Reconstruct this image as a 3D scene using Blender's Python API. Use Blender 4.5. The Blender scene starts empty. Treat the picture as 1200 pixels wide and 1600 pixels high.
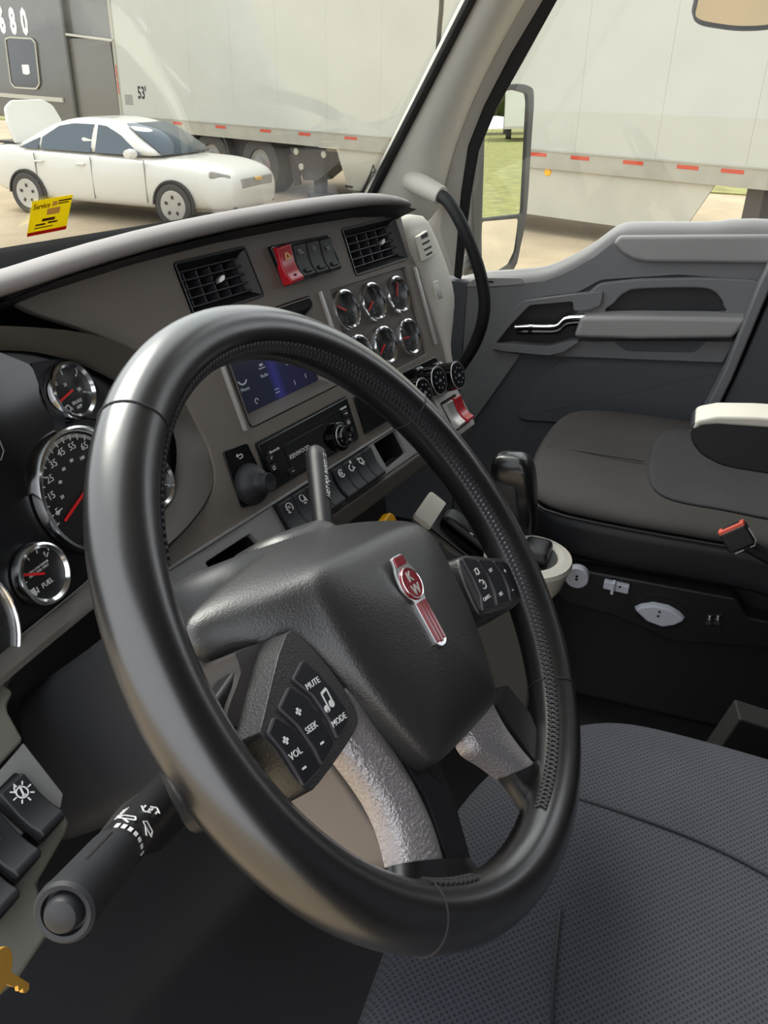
import bpy, bmesh, math, random
from mathutils import Vector as V3, Matrix
random.seed(7)
R_ = math.radians
S = bpy.context.scene
COL = S.collection

# ------------------------------------------------------------------ camera
FOC, AL, TH, RO = 1300.0, R_(19), R_(28), R_(1.4)
CAM = V3((-.961, -.157, 1.101))
_h = V3((math.cos(AL), math.sin(AL), 0)); _r = V3((math.sin(AL), -math.cos(AL), 0)); _z = V3((0, 0, 1))
CV = _h*math.cos(TH) - _z*math.sin(TH)
_u = _h*math.sin(TH) + _z*math.cos(TH)
CR = _r*math.cos(RO) + _u*math.sin(RO)
CU = _u*math.cos(RO) - _r*math.sin(RO)
cd = bpy.data.cameras.new('camera'); cam = bpy.data.objects.new('camera', cd); COL.objects.link(cam)
cd.sensor_fit = 'VERTICAL'; cd.sensor_height = 32.0; cd.lens = FOC/1600*32.0
cd.clip_start = .02; cd.clip_end = 300
cam.matrix_world = Matrix(((CR.x, CU.x, -CV.x, CAM.x), (CR.y, CU.y, -CV.y, CAM.y), (CR.z, CU.z, -CV.z, CAM.z), (0, 0, 0, 1)))
S.camera = cam
# ------------------------------------------------------------------ light
wd = bpy.data.worlds.new('overcast_sky'); S.world = wd; wd.use_nodes = True
bg = wd.node_tree.nodes['Background']; bg.inputs[0].default_value = (.93, .96, 1, 1); bg.inputs[1].default_value = 1.0
sd = bpy.data.lights.new('sun', 'SUN'); sd.energy = 2.0; sd.angle = R_(35); sd.color = (1, .96, .88)
sun = bpy.data.objects.new('sun', sd); COL.objects.link(sun)
sun.rotation_euler = V3((-.35, -.62, -.80)).to_track_quat('-Z', 'Y').to_euler()
S.view_settings.view_transform = 'Standard'; S.view_settings.look = 'None'
S.view_settings.exposure = 1.0; S.view_settings.gamma = 1; S.view_settings.use_curve_mapping = False

# ------------------------------------------------------------------ helpers
def ray(px, py): return CR*((px-600)/FOC) - CU*((py-800)/FOC) + CV
def atx(px, py, X): d = ray(px, py); return CAM + d*((X-CAM.x)/d.x)
def aty(px, py, Y): d = ray(px, py); return CAM + d*((Y-CAM.y)/d.y)
def atz(px, py, Z): d = ray(px, py); return CAM + d*((Z-CAM.z)/d.z)
class Frame:
    def __init__(s, o, x, y):
        s.o = V3(o); s.x = V3(x).normalized(); s.z = s.x.cross(V3(y)).normalized(); s.y = s.z.cross(s.x)
        s.M = Matrix(((s.x.x, s.y.x, s.z.x, s.o.x), (s.x.y, s.y.y, s.z.y, s.o.y), (s.x.z, s.y.z, s.z.z, s.o.z), (0, 0, 0, 1)))
        s.I = s.M.inverted()
    def px(s, a, b, d=0):
        r = ray(a, b); p = s.o + s.z*d
        P = CAM + r*((p-CAM).dot(s.z)/r.dot(s.z)); L = s.I @ P
        return (L.x, L.y)
    def pl(s, pts, d=0): return [s.px(a, b, d) for a, b in pts]
    def w(s, x, y, z=0): return s.M @ V3((x, y, z))
    def loc(s, P): return s.I @ V3(P)
def tilt_frame(o, az, t):
    a, t = R_(az), R_(t)
    p = V3((math.cos(a), -math.sin(a), 0)); n0 = V3((-math.sin(a), -math.cos(a), 0))
    n = n0*math.cos(t) + V3((0, 0, 1))*math.sin(t)
    return Frame(o, p, n.cross(p))

def xf(g, M): return ([tuple(M @ V3(v)) for v in g[0]], g[1])
def T(x, y, z): return Matrix.Translation((x, y, z))
def RX(a): return Matrix.Rotation(R_(a), 4, 'X')
def RY(a): return Matrix.Rotation(R_(a), 4, 'Y')
def RZ(a): return Matrix.Rotation(R_(a), 4, 'Z')
def join(*gs):
    v, f = [], []
    for g in gs:
        o = len(v); v += list(g[0]); f += [tuple(i+o for i in q) for q in g[1]]
    return (v, f)
def box(x0, x1, y0, y1, z0, z1):
    v = [(x, y, z) for z in (z0, z1) for y in (y0, y1) for x in (x0, x1)]
    return (v, [(0, 2, 3, 1), (4, 5, 7, 6), (0, 1, 5, 4), (2, 6, 7, 3), (0, 4, 6, 2), (1, 3, 7, 5)])
def area2(p): return sum(p[i][0]*p[(i+1) % len(p)][1]-p[(i+1) % len(p)][0]*p[i][1] for i in range(len(p)))
def prism(poly, z0, z1):
    p = list(poly)
    if area2(p) < 0: p = p[::-1]
    n = len(p); v = [(x, y, z0) for x, y in p]+[(x, y, z1) for x, y in p]
    return (v, [tuple(range(n))[::-1], tuple(range(n, 2*n))]+[(i, (i+1) % n, n+(i+1) % n, n+i) for i in range(n)])
def frustum(pa, za, pb, zb):
    pa, pb = list(pa), list(pb)
    if area2(pa) < 0: pa, pb = pa[::-1], pb[::-1]
    n = len(pa); v = [(x, y, za) for x, y in pa]+[(x, y, zb) for x, y in pb]
    return (v, [tuple(range(n))[::-1], tuple(range(n, 2*n))]+[(i, (i+1) % n, n+(i+1) % n, n+i) for i in range(n)])
def loft(rings, closed=True, caps=True):
    n = len(rings[0]); v = [tuple(p) for r in rings for p in r]; f = []
    m = n if closed else n-1
    for k in range(len(rings)-1):
        for i in range(m):
            j = (i+1) % n; f.append((k*n+i, k*n+j, (k+1)*n+j, (k+1)*n+i))
    if caps and closed: f += [tuple(range(n))[::-1], tuple(range((len(rings)-1)*n, len(rings)*n))]
    return (v, f)
def smooth_path(pts, n=6, closed=False):
    P = [V3(p) for p in pts]; out = []; m = len(P); rng = range(m) if closed else range(m-1)
    for i in rng:
        if closed: a, b, c, d = P[i-1], P[i], P[(i+1) % m], P[(i+2) % m]
        else: a, b, c, d = P[max(i-1, 0)], P[i], P[i+1], P[min(i+2, m-1)]
        for k in range(n):
            t = k/n
            out.append(b*1.0 if k == 0 else ((2*b)+(c-a)*t+(2*a-5*b+4*c-d)*t*t+(3*b-a-3*c+d)*t**3)*.5)
    if not closed: out.append(P[-1]*1.0)
    return out
def sp2(pts, n=5, closed=False): return [(p.x, p.y) for p in smooth_path([(a, b, 0) for a, b in pts], n, closed)]
def tube(path, r, n=12, sx=1.0, caps=True, up=None):
    P = [V3(p) for p in path]; rings = []; prev = None
    for i, p in enumerate(P):
        t = (P[min(i+1, len(P)-1)]-P[max(i-1, 0)]).normalized()
        if prev is None:
            a = V3(up) if up else (V3((0, 0, 1)) if abs(t.z) < .9 else V3((1, 0, 0)))
        else: a = prev
        a = (a-t*a.dot(t)).normalized(); b = t.cross(a); prev = a
        rr = r[i] if isinstance(r, (list, tuple)) else r
        rings.append([p+a*(math.cos(2*math.pi*k/n)*rr)+b*(math.sin(2*math.pi*k/n)*rr*sx) for k in range(n)])
    return loft(rings, True, caps)
def lathe(prof, n=32, ang=2*math.pi, caps=True):
    full = abs(ang-2*math.pi) < 1e-6; m = n if full else n+1
    rings = [[(r*math.cos(ang*k/n), r*math.sin(ang*k/n), z) for k in range(m)] for r, z in prof]
    g = loft(rings, full, False)
    f = list(g[1])
    if full and caps:
        if prof[0][0] > 1e-6: f.append(tuple(range(m))[::-1])
        if prof[-1][0] > 1e-6: f.append(tuple(range((len(prof)-1)*m, len(prof)*m)))
    return (g[0], f)
def torus(R, r, n=48, m=16, a0=0, a1=2*math.pi, sx=1.0):
    full = abs(a1-a0-2*math.pi) < 1e-6; k = n if full else n+1; rings = []
    for i in range(k):
        a = a0+(a1-a0)*i/n; c, s = math.cos(a), math.sin(a)
        rings.append([((R+r*math.cos(2*math.pi*j/m))*c, (R+r*math.cos(2*math.pi*j/m))*s, r*sx*math.sin(2*math.pi*j/m)) for j in range(m)])
    if full: rings.append(rings[0])
    return loft(rings, True, not full)
def circ(cx, cy, r, n=32, ry=None, a0=0): return [(cx+r*math.cos(a0+2*math.pi*i/n), cy+(ry or r)*math.sin(a0+2*math.pi*i/n)) for i in range(n)]
def rp(pts, r, n=5):
    out = []; m = len(pts)
    for i in range(m):
        a, b, c = V3((*pts[i-1], 0)), V3((*pts[i], 0)), V3((*pts[(i+1) % m], 0))
        rr = r[i] if isinstance(r, (list, tuple)) else r
        d1, d2 = (a-b), (c-b); k = min(rr, d1.length*.49, d2.length*.49)
        if k < 1e-6: out.append((b.x, b.y)); continue
        s, e = b+d1.normalized()*k, b+d2.normalized()*k
        for j in range(n+1):
            t = j/n; q = s*(1-t)**2+b*(2*t*(1-t))+e*t*t; out.append((q.x, q.y))
    return out
def rrect(x0, x1, y0, y1, r, n=5): return rp([(x0, y0), (x1, y0), (x1, y1), (x0, y1)], r, n)
def bar2(x0, y0, x1, y1, w, z0=0, z1=.0004):
    d = V3((x1-x0, y1-y0, 0)); d.normalize(); n = V3((-d.y, d.x, 0))*(w/2)
    return prism([(x0+n.x, y0+n.y), (x1+n.x, y1+n.y), (x1-n.x, y1-n.y), (x0-n.x, y0-n.y)], z0, z1)
def ring2(cx, cy, r, w, z0=0, z1=.0004, a0=0, a1=360, n=24):
    g = []
    for i in range(n):
        a, b = R_(a0+(a1-a0)*i/n), R_(a0+(a1-a0)*(i+1)/n)
        g.append(prism([(cx+(r-w/2)*math.cos(a), cy+(r-w/2)*math.sin(a)), (cx+(r+w/2)*math.cos(a), cy+(r+w/2)*math.sin(a)), (cx+(r+w/2)*math.cos(b), cy+(r+w/2)*math.sin(b)), (cx+(r-w/2)*math.cos(b), cy+(r-w/2)*math.sin(b))], z0, z1))
    return join(*g)
def inset(poly, d):
    p = list(poly); ccw = area2(p) > 0; out = []; m = len(p)
    for i in range(m):
        a, b, c = p[i-1], p[i], p[(i+1) % m]
        d1 = V3((b[0]-a[0], b[1]-a[1], 0)); d2 = V3((c[0]-b[0], c[1]-b[1], 0))
        if d1.length < 1e-9: d1 = d2
        if d2.length < 1e-9: d2 = d1
        d1.normalize(); d2.normalize()
        n = V3((-(d1.y+d2.y), d1.x+d2.x, 0))
        n = n.normalized() if n.length > 1e-6 else V3((-d1.y, d1.x, 0))
        k = max(.4, n.dot(V3((-d1.y, d1.x, 0)))); s = d/k*(1 if ccw else -1)
        out.append((b[0]+n.x*s, b[1]+n.y*s))
    return out

def finish(me, ang):
    me.validate(); me.shade_smooth(); me.set_sharp_from_angle(angle=R_(ang))
def part(name, g, mat, parent=None, M=None, ang=35, bev=0, seg=2, sub=0, solid=0, label=None, fixn=False):
    me = bpy.data.meshes.new(name); me.from_pydata([tuple(v) for v in g[0]], [], g[1])
    if fixn or True:
        b = bmesh.new(); b.from_mesh(me); bmesh.ops.remove_doubles(b, verts=b.verts, dist=1e-6)
        bmesh.ops.recalc_face_normals(b, faces=b.faces); b.to_mesh(me); b.free()
    finish(me, ang)
    o = bpy.data.objects.new(name, me); COL.objects.link(o); me.materials.append(mat)
    if parent is not None: o.parent = parent
    if M is not None: o.matrix_local = M
    if solid:
        m = o.modifiers.new('thick', 'SOLIDIFY'); m.thickness = solid; m.offset = -1
    if bev:
        m = o.modifiers.new('bevel', 'BEVEL'); m.width = bev; m.segments = seg; m.limit_method = 'ANGLE'; m.angle_limit = R_(30); m.harden_normals = True
        me.shade_smooth()
        m.use_clamp_overlap = True
    if sub:
        m = o.modifiers.new('sub', 'SUBSURF'); m.levels = sub; m.render_levels = sub
    if label: o['label'] = label
    return o
def curve_mesh(cu, name):
    o = bpy.data.objects.new('tmp', cu); COL.objects.link(o)
    dg = bpy.context.evaluated_depsgraph_get(); dg.update()
    me = bpy.data.meshes.new_from_object(o.evaluated_get(dg)); me.name = name
    bpy.data.objects.remove(o); bpy.data.curves.remove(cu); return me
def plate(name, outer, holes, z0, z1, mat, parent=None, bev=0, M=None, label=None):
    cu = bpy.data.curves.new(name, 'CURVE'); cu.dimensions = '2D'; cu.fill_mode = 'BOTH'
    cu.extrude = max((z1-z0)/2-bev, 1e-5); cu.bevel_depth = bev; cu.bevel_resolution = 1
    if bev: cu.offset = -bev
    for q in [outer]+list(holes):
        s = cu.splines.new('POLY'); s.points.add(len(q)-1); s.use_cyclic_u = True
        if (area2(q) < 0) == (q is outer): q = q[::-1]
        for i, (x, y) in enumerate(q): s.points[i].co = (x, y, 0, 1)
    me = curve_mesh(cu, name); finish(me, 40)
    me.transform(Matrix.Translation((0, 0, (z0+z1)/2))); me.materials.clear(); me.materials.append(mat)
    o = bpy.data.objects.new(name, me); COL.objects.link(o)
    if parent is not None: o.parent = parent
    if M is not None: o.matrix_local = M
    if label: o['label'] = label
    return o
def text_geo(s, size, M=None, ext=.0002, align='CENTER', sx=1.0, shear=0, bold=0):
    cu = bpy.data.curves.new('t', 'FONT'); cu.body = s; cu.size = size; cu.extrude = ext; cu.align_x = align; cu.align_y = 'CENTER'; cu.resolution_u = 2; cu.shear = shear; cu.offset = bold*size
    me = curve_mesh(cu, 't')
    g = ([(v.co.x*sx, v.co.y, v.co.z) for v in me.vertices], [tuple(p.vertices) for p in me.polygons]); bpy.data.meshes.remove(me)
    return xf(g, M) if M is not None else g
def thing(name, label, cat, M, group=None):
    o = bpy.data.objects.new(name, None); COL.objects.link(o); o.matrix_world = M; o.empty_display_size = .05
    o['label'] = label; o['category'] = cat
    if group: o['group'] = group
    return o
def tag(o, label, cat, group=None):
    o['label'] = label; o['category'] = cat
    if group: o['group'] = group
    return o
def struct(o): o['kind'] = 'structure'; return o
def dup(root, M, label=None):
    r = root.copy(); COL.objects.link(r); r.matrix_world = M
    if label: r['label'] = label
    for ch in list(root.children):
        c = ch.copy(); COL.objects.link(c); c.parent = r; c.matrix_local = ch.matrix_local.copy()
        for g in list(ch.children):
            d = g.copy(); COL.objects.link(d); d.parent = c; d.matrix_local = g.matrix_local.copy()
    return r

# ------------------------------------------------------------------ materials
def srgb(r, g, b):
    return tuple((c/255/12.92 if c/255 <= .04045 else ((c/255+.055)/1.055)**2.4) for c in (r, g, b))
def mat(name, col, rough=.5, metal=0, bump=0, bscale=800, var=0, vscale=8, spec=.5, coat=0, bdist=.0005, kind='noise', coatr=.1):
    m = bpy.data.materials.new(name); m.use_nodes = True; nt = m.node_tree; b = nt.nodes['Principled BSDF']
    b.inputs['Base Color'].default_value = (*col, 1); b.inputs['Roughness'].default_value = rough; b.inputs['Metallic'].default_value = metal
    b.inputs['Specular IOR Level'].default_value = spec; b.inputs['Coat Weight'].default_value = coat; b.inputs['Coat Roughness'].default_value = coatr
    tc = nt.nodes.new('ShaderNodeTexCoord')
    if var:
        n = nt.nodes.new('ShaderNodeTexNoise'); n.inputs['Scale'].default_value = vscale; n.inputs['Detail'].default_value = 6
        nt.links.new(tc.outputs['Object'], n.inputs['Vector'])
        mx = nt.nodes.new('ShaderNodeMixRGB'); mx.blend_type = 'MULTIPLY'; mx.inputs[1].default_value = (*col, 1)
        rp_ = nt.nodes.new('ShaderNodeValToRGB'); rp_.color_ramp.elements[0].position = .3; rp_.color_ramp.elements[1].position = .7
        lo = 1-var; rp_.color_ramp.elements[0].color = (lo, lo, lo, 1); rp_.color_ramp.elements[1].color = (1, 1, 1, 1)
        nt.links.new(n.outputs['Fac'], rp_.inputs[0]); mx.inputs[0].default_value = 1
        nt.links.new(rp_.outputs[0], mx.inputs[2]); nt.links.new(mx.outputs[0], b.inputs['Base Color'])
        mr = nt.nodes.new('ShaderNodeMapRange'); mr.inputs['To Min'].default_value = max(rough-.08, 0); mr.inputs['To Max'].default_value = min(rough+.08, 1)
        nt.links.new(n.outputs['Fac'], mr.inputs['Value']); nt.links.new(mr.outputs[0], b.inputs['Roughness'])
    if bump:
        if kind == 'voro':
            n = nt.nodes.new('ShaderNodeTexVoronoi'); n.inputs['Scale'].default_value = bscale; out = n.outputs['Distance']
        elif kind == 'brush':
            mp = nt.nodes.new('ShaderNodeMapping'); mp.inputs['Scale'].default_value = (1, 25, 25); nt.links.new(tc.outputs['Object'], mp.inputs[0])
            n = nt.nodes.new('ShaderNodeTexNoise'); n.inputs['Scale'].default_value = bscale; out = n.outputs['Fac']; nt.links.new(mp.outputs[0], n.inputs['Vector'])
        else:
            n = nt.nodes.new('ShaderNodeTexNoise'); n.inputs['Scale'].default_value = bscale; n.inputs['Detail'].default_value = 3; out = n.outputs['Fac']
        if kind != 'brush': nt.links.new(tc.outputs['Object'], n.inputs['Vector'])
        bp = nt.nodes.new('ShaderNodeBump'); bp.inputs['Strength'].default_value = bump; bp.inputs['Distance'].default_value = bdist
        nt.links.new(out, bp.inputs['Height']); nt.links.new(bp.outputs[0], b.inputs['Normal'])
    return m
def emit(name, col, s):
    m = bpy.data.materials.new(name); m.use_nodes = True; b = m.node_tree.nodes['Principled BSDF']
    b.inputs['Base Color'].default_value = (*[c*.3 for c in col], 1); b.inputs['Emission Color'].default_value = (*col, 1); b.inputs['Emission Strength'].default_value = s; b.inputs['Roughness'].default_value = .3
    return m
def glass(name, tint=(1, 1, 1), rough=0, k=.9, k0=.03):
    m = bpy.data.materials.new(name); m.use_nodes = True; nt = m.node_tree; nt.nodes.remove(nt.nodes['Principled BSDF'])
    o = nt.nodes['Material Output']; t = nt.nodes.new('ShaderNodeBsdfTransparent'); t.inputs[0].default_value = (*tint, 1)
    g = nt.nodes.new('ShaderNodeBsdfGlossy'); g.inputs['Roughness'].default_value = rough
    lw = nt.nodes.new('ShaderNodeLayerWeight'); lw.inputs['Blend'].default_value = .5
    pw = nt.nodes.new('ShaderNodeMath'); pw.operation = 'POWER'; pw.inputs[1].default_value = 5; nt.links.new(lw.outputs['Facing'], pw.inputs[0])
    fr = nt.nodes.new('ShaderNodeMath'); fr.operation = 'MULTIPLY_ADD'; fr.inputs[1].default_value = k; fr.inputs[2].default_value = k0; nt.links.new(pw.outputs[0], fr.inputs[0])
    x = nt.nodes.new('ShaderNodeMixShader'); nt.links.new(fr.outputs[0], x.inputs[0]); nt.links.new(t.outputs[0], x.inputs[1]); nt.links.new(g.outputs[0], x.inputs[2]); nt.links.new(x.outputs[0], o.inputs[0])
    return m
M_panel = mat('dash_plastic', srgb(128, 119, 111), .55, bump=.25, bscale=900)
M_brow = mat('brow_vinyl', srgb(146, 140, 139), .55, bump=.3, bscale=700)
M_browdark = mat('brow_shade_and_deck', srgb(38, 38, 44), .6, bump=.2, bscale=700)  # shade under the brow put into the colour; the deck shares it
M_cream = mat('light_trim_plastic', srgb(212, 207, 196), .5, bump=.15, bscale=700)
M_pillar = mat('pillar_trim', srgb(222, 218, 208), .6, bump=.15, bscale=500)
M_silver = mat('silver_strip', srgb(150, 149, 148), .42, metal=.3, bump=.25, bscale=60, kind='brush')
M_lower = mat('lower_dash_plastic', srgb(88, 84, 78), .55, bump=.2, bscale=800)
M_black = mat('black_plastic', srgb(26, 26, 29), .45, bump=.15, bscale=900)
M_blackm = mat('black_matte', srgb(20, 20, 22), .75, bump=.2, bscale=600)
M_gloss = mat('black_gloss', srgb(10, 11, 14), .12, coat=.5)
M_void = mat('dark_recess', srgb(14, 14, 15), .8)
M_leather = mat('worn_leather', srgb(24, 23, 25), .32, bump=.10, bscale=160, var=.25, vscale=16, spec=1.0, coat=.8, coatr=.25)
M_pad = mat('airbag_cover_grain', srgb(38, 37, 38), .40, bump=.6, bscale=650, bdist=.0006, spec=1.0, coat=.35, coatr=.4)
M_wing = mat('spoke_plastic', srgb(70, 66, 66), .35)
M_spokes = mat('silver_spoke_grain', srgb(196, 190, 192), .40, metal=.75, bump=1.0, bscale=450, bdist=.0012)
M_stitch = mat('stitch_thread', srgb(40, 38, 42), .6)
M_chrome = mat('chrome', (.92, .93, .95), .14, metal=1)
M_satin = mat('satin_metal', srgb(212, 210, 206), .25, metal=.45)
M_white = mat('white_print', srgb(235, 235, 235), .6)
M_grey_print = mat('grey_print', srgb(150, 150, 152), .6)
M_red = mat('red_enamel', srgb(140, 8, 28), .15, coat=1)
M_redlens = mat('red_switch', srgb(205, 22, 40), .25, coat=.6)
M_redp = mat('red_needle', srgb(235, 30, 30), .4)
M_face = mat('gauge_face', srgb(14, 15, 17), .5)
M_yellow = mat('yellow_plastic', srgb(225, 165, 10), .4)
def perforated(name, col, pitch=240, dark=.55):
    m = mat(name, col, .9, spec=.2, var=.25, vscale=6); nt = m.node_tree; b = nt.nodes['Principled BSDF']
    tc = nt.nodes.new('ShaderNodeTexCoord'); v = nt.nodes.new('ShaderNodeTexVoronoi'); v.voronoi_dimensions = '2D'; v.inputs['Scale'].default_value = pitch; v.inputs['Randomness'].default_value = 0
    mp = nt.nodes.new('ShaderNodeMapping'); mp.inputs['Rotation'].default_value = (0, 0, R_(45)); nt.links.new(tc.outputs['Object'], mp.inputs[0]); nt.links.new(mp.outputs[0], v.inputs['Vector'])
    r = nt.nodes.new('ShaderNodeMapRange'); r.inputs[1].default_value = .22; r.inputs[2].default_value = .36; r.inputs[3].default_value = dark; r.inputs[4].default_value = 1; nt.links.new(v.outputs['Distance'], r.inputs[0])
    mx = nt.nodes.new('ShaderNodeMixRGB'); mx.blend_type = 'MULTIPLY'; mx.inputs[0].default_value = 1
    src = b.inputs['Base Color'].links[0].from_socket; nt.links.new(src, mx.inputs[1]); nt.links.new(r.outputs[0], mx.inputs[2]); nt.links.new(mx.outputs[0], b.inputs['Base Color'])
    bp = nt.nodes.new('ShaderNodeBump'); bp.inputs['Strength'].default_value = .6; bp.inputs['Distance'].default_value = .0008; nt.links.new(r.outputs[0], bp.inputs['Height']); nt.links.new(bp.outputs[0], b.inputs['Normal'])
    return m
M_fabric = perforated('seat_fabric', srgb(74, 76, 84))
M_fabric2 = mat('seat_fabric_brown_grey', srgb(72, 69, 68), .9, bump=.4, bscale=900, var=.3, vscale=5, spec=.2)
M_vinyl = mat('seat_vinyl_black', srgb(40, 41, 45), .5, bump=.2, bscale=300)
M_doorup = mat('door_panel_grey', srgb(160, 158, 158), .55, bump=.15, bscale=600)
M_door = mat('door_panel_mid', srgb(124, 124, 127), .6, bump=.15, bscale=600)
M_doorlow = mat('door_panel_dark', srgb(84, 86, 92), .65, bump=.2, bscale=600)
M_floor = mat('rubber_floor', srgb(30, 29, 33), .75, bump=.3, bscale=200, var=.3, vscale=12)
M_rubber = mat('black_rubber', srgb(22, 22, 25), .6)
M_knobgrey = mat('pale_grey_plastic', srgb(196, 200, 212), .5)
M_orange = mat('orange_plastic', srgb(240, 105, 85), .4)
M_glass = glass('window_glass', (.97, .985, .97))
M_brass = mat('brass_key', srgb(232, 180, 80), .35, metal=.4)
# ------------------------------------------------------------------ frames of the cab
FB = tilt_frame((-.188, .264, .722), 11.13, 20.85)      # centre fascia: u right, v up, w towards the driver
FK = tilt_frame((-.494, .310, .718), 0, 20)             # instrument cluster face
FS = tilt_frame(FB.w(0, -.071, .001), 11.13, 35)        # silver switch strip
FD = Frame((1.0, 0, 0), (0, -1, 0), (0, 0, 1))          # passenger door, inner face
GZ = -1.12                                              # yard level
def rel(P, M): return P.inverted() @ M

# ------------------------------------------------------------------ cab shell
FLOORM = Matrix.Identity(4)
M_wall_dark = mat('unseen_wall_dark', srgb(62, 60, 60), .95, var=.2, vscale=6)  # dark tone for the unseen walls, set to deepen interior contrast
M_head = mat('headliner_cloth', srgb(118, 115, 110), .95)
fl = struct(part('floor', box(-.98, 1.06, -1.3, 1.0, -.04, 0), M_floor)); fl['label'] = 'black rubber cab floor under the seats and pedals'
fw = struct(part('wall_front', box(-.98, .99, .72, .76, 0, .78), M_blackm)); fw['label'] = 'dark firewall below the dashboard'
kw = struct(part('wall_right', box(.985, 1.05, .32, .76, 0, .66), M_doorlow)); kw['label'] = 'dark kick panel ahead of the passenger door'
rw = struct(part('wall_rear', box(-1.0, 1.04, -1.34, -1.3, 0, 1.95), M_wall_dark)); rw['label'] = 'unseen back wall of the cab, added and darkened to shade the interior'  # out of view, put in and darkened for the cab shading
lw_ = struct(part('wall_left', join(box(-1.02, -.985, -1.3, -.42, 0, 1.95), box(-1.02, -.985, -.42, .10, 1.62, 1.95)), M_wall_dark)); lw_['label'] = 'unseen left wall added to cut light from the driver side'  # out of view, added to close the driver side and raise contrast
cl = struct(part('ceiling', box(-1.0, 1.04, -1.3, .10, 1.93, 1.97), M_head)); cl['label'] = 'unseen cab headliner, added and darkened to shade the interior'  # unseen roof, put in for shading and darkened to weaken bounced light
# windscreen: gently curved, raked pane
def ws(x, z): return .60-.55*(z-.865)-.13*(x/.85)**2*.72
gx = [i/12*1.84-.92 for i in range(13)]; gz = [.86+i/6*1.0 for i in range(7)]
g = ([(x, ws(x, z), z) for z in gz for x in gx], [(k*13+i, k*13+i+1, (k+1)*13+i+1, (k+1)*13+i) for k in range(6) for i in range(12)])
wsob = struct(part('window_1', g, M_glass, solid=.006)); wsob['label'] = 'raked windscreen above the dashboard'
# right front pillar: trim with black glass border, body edge and door seal
Lp = [(893, -300), (816, -150), (740, 0), (701, 76), (662, 152), (623, 228), (585, 303), (560, 350)]
Rp = [(990, -300), (906, -150), (824, 0), (776, 84), (737, 165), (714, 228), (698, 290), (687, 360)]
Rq = [(1018, -300), (936, -150), (850, 0), (800, 84), (758, 165), (733, 228), (722, 300), (711, 432)]
Rs = [(1040, -300), (958, -150), (872, 0), (822, 90), (777, 170), (750, 235), (737, 310), (722, 437)]
rows = [[], [], [], []]
prings = []
for i in range(8):
    a = atx(*Lp[i], .845); b = atx(*Rp[i], .965)
    m1 = a.lerp(b, .12)+V3((-.012, -.03, 0)); m2 = a.lerp(b, .55)+V3((-.035, -.03, 0)); m3 = a.lerp(b, .9)+V3((-.022, -.012, 0))
    back = b+V3((.03, .05, 0)); ba = a+V3((.02, .06, 0))
    prings.append([a, m1, m2, m3, b, back, ba])
pil = struct(part('trim_1', loft(prings), M_pillar, sub=1, ang=60)); pil['label'] = 'pale grey windscreen pillar trim on the passenger side'
ed = [atx(*p, .842) for p in Lp]
part('glass_border', loft([[p+V3((-.001, -.006, 0)), p+V3((-.014, .004, 0)), p+V3((-.012, .014, 0)), p+V3((.01, .012, 0))] for p in ed]), M_rubber, pil, label='black rubber edge of the windscreen')
part('body_edge', loft([[atx(*Rp[i], .967), atx(*Rq[i], .985), atx(*Rq[i], .985)+V3((.02, .03, 0)), atx(*Rp[i], .967)+V3((.02, .04, 0))] for i in range(8)]), M_pillar, pil)
part('door_seal', loft([[atx(*Rq[i], .986)+V3((-.006, 0, 0)), atx(*Rs[i], .992)+V3((-.006, 0, 0)), atx(*Rs[i], .992)+V3((.03, .01, 0)), atx(*Rq[i], .986)+V3((.03, .02, 0))] for i in range(8)]), M_rubber, pil, bev=.004, label='black rubber door seal')
# little cover cap on the pillar
cp = [(722, 155), (727, 162), (711, 200), (704, 204), (676, 200), (671, 196), (687, 162), (692, 158)]
FPc = Frame(atx(700, 180, .885), (atx(720, 160, .91)-atx(680, 200, .865)).cross(V3((-1, -.6, .1))).cross(V3((-1, -.6, .1))), (0, .2, 1))
nrm = V3((-1, -.75, .25)).normalized(); xa = V3((0, 0, 1)).cross(nrm).normalized(); FPc = Frame(atx(700, 180, .895), xa, nrm.cross(xa))
part('cover_cap', frustum(FPc.pl(cp), -.012, inset(FPc.pl(cp), .002), .006), M_pillar, pil, M=FPc.M, bev=.002)

# grab handle on the pillar
gh = thing('grab_handle', 'black curved grab handle hanging from the windscreen pillar', 'handle', T(.85, .30, .48)); GM = T(.85, .30, .48)
path = smooth_path([atx(682, 303, .84), atx(700, 315, .82), atx(722, 352, .81), atx(742, 400, .815), atx(755, 450, .825), atx(756, 490, .83), atx(745, 530, .84), atx(725, 565, .85), atx(700, 595, .87), V3((.93, .385, .43)), V3((.99, .42, .39))], 5)
part('grip', xf(tube(path, .0135, 14), GM.inverted()), M_rubber, gh)
sl = [atx(640, 281, .87), atx(660, 290, .85), atx(690, 306, .835)]
part('bracket', xf(tube(sl, [.022, .0225, .020], 16), GM.inverted()), M_cream, gh, bev=.003, label='pale grey sleeve holding the handle')

# ------------------------------------------------------------------ passenger door
dr = struct(thing('door_1', 'grey passenger door panel with armrest and chrome release', 'door', FD.M)); del dr['category']
def dp(pts, d=0): return FD.pl(pts, d)
top = [(640, 462), (690, 452), (745, 440), (800, 436), (845, 431), (880, 418), (920, 396), (950, 374), (968, 364), (1000, 361), (1100, 361), (1260, 360)]
ftop = dp(top)
body = ftop+[(1.29, ftop[-1][1]), (1.29, .005), (ftop[0][0], .005)]
part('panel', prism(body, -.06, 0), M_doorlow, dr)
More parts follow.
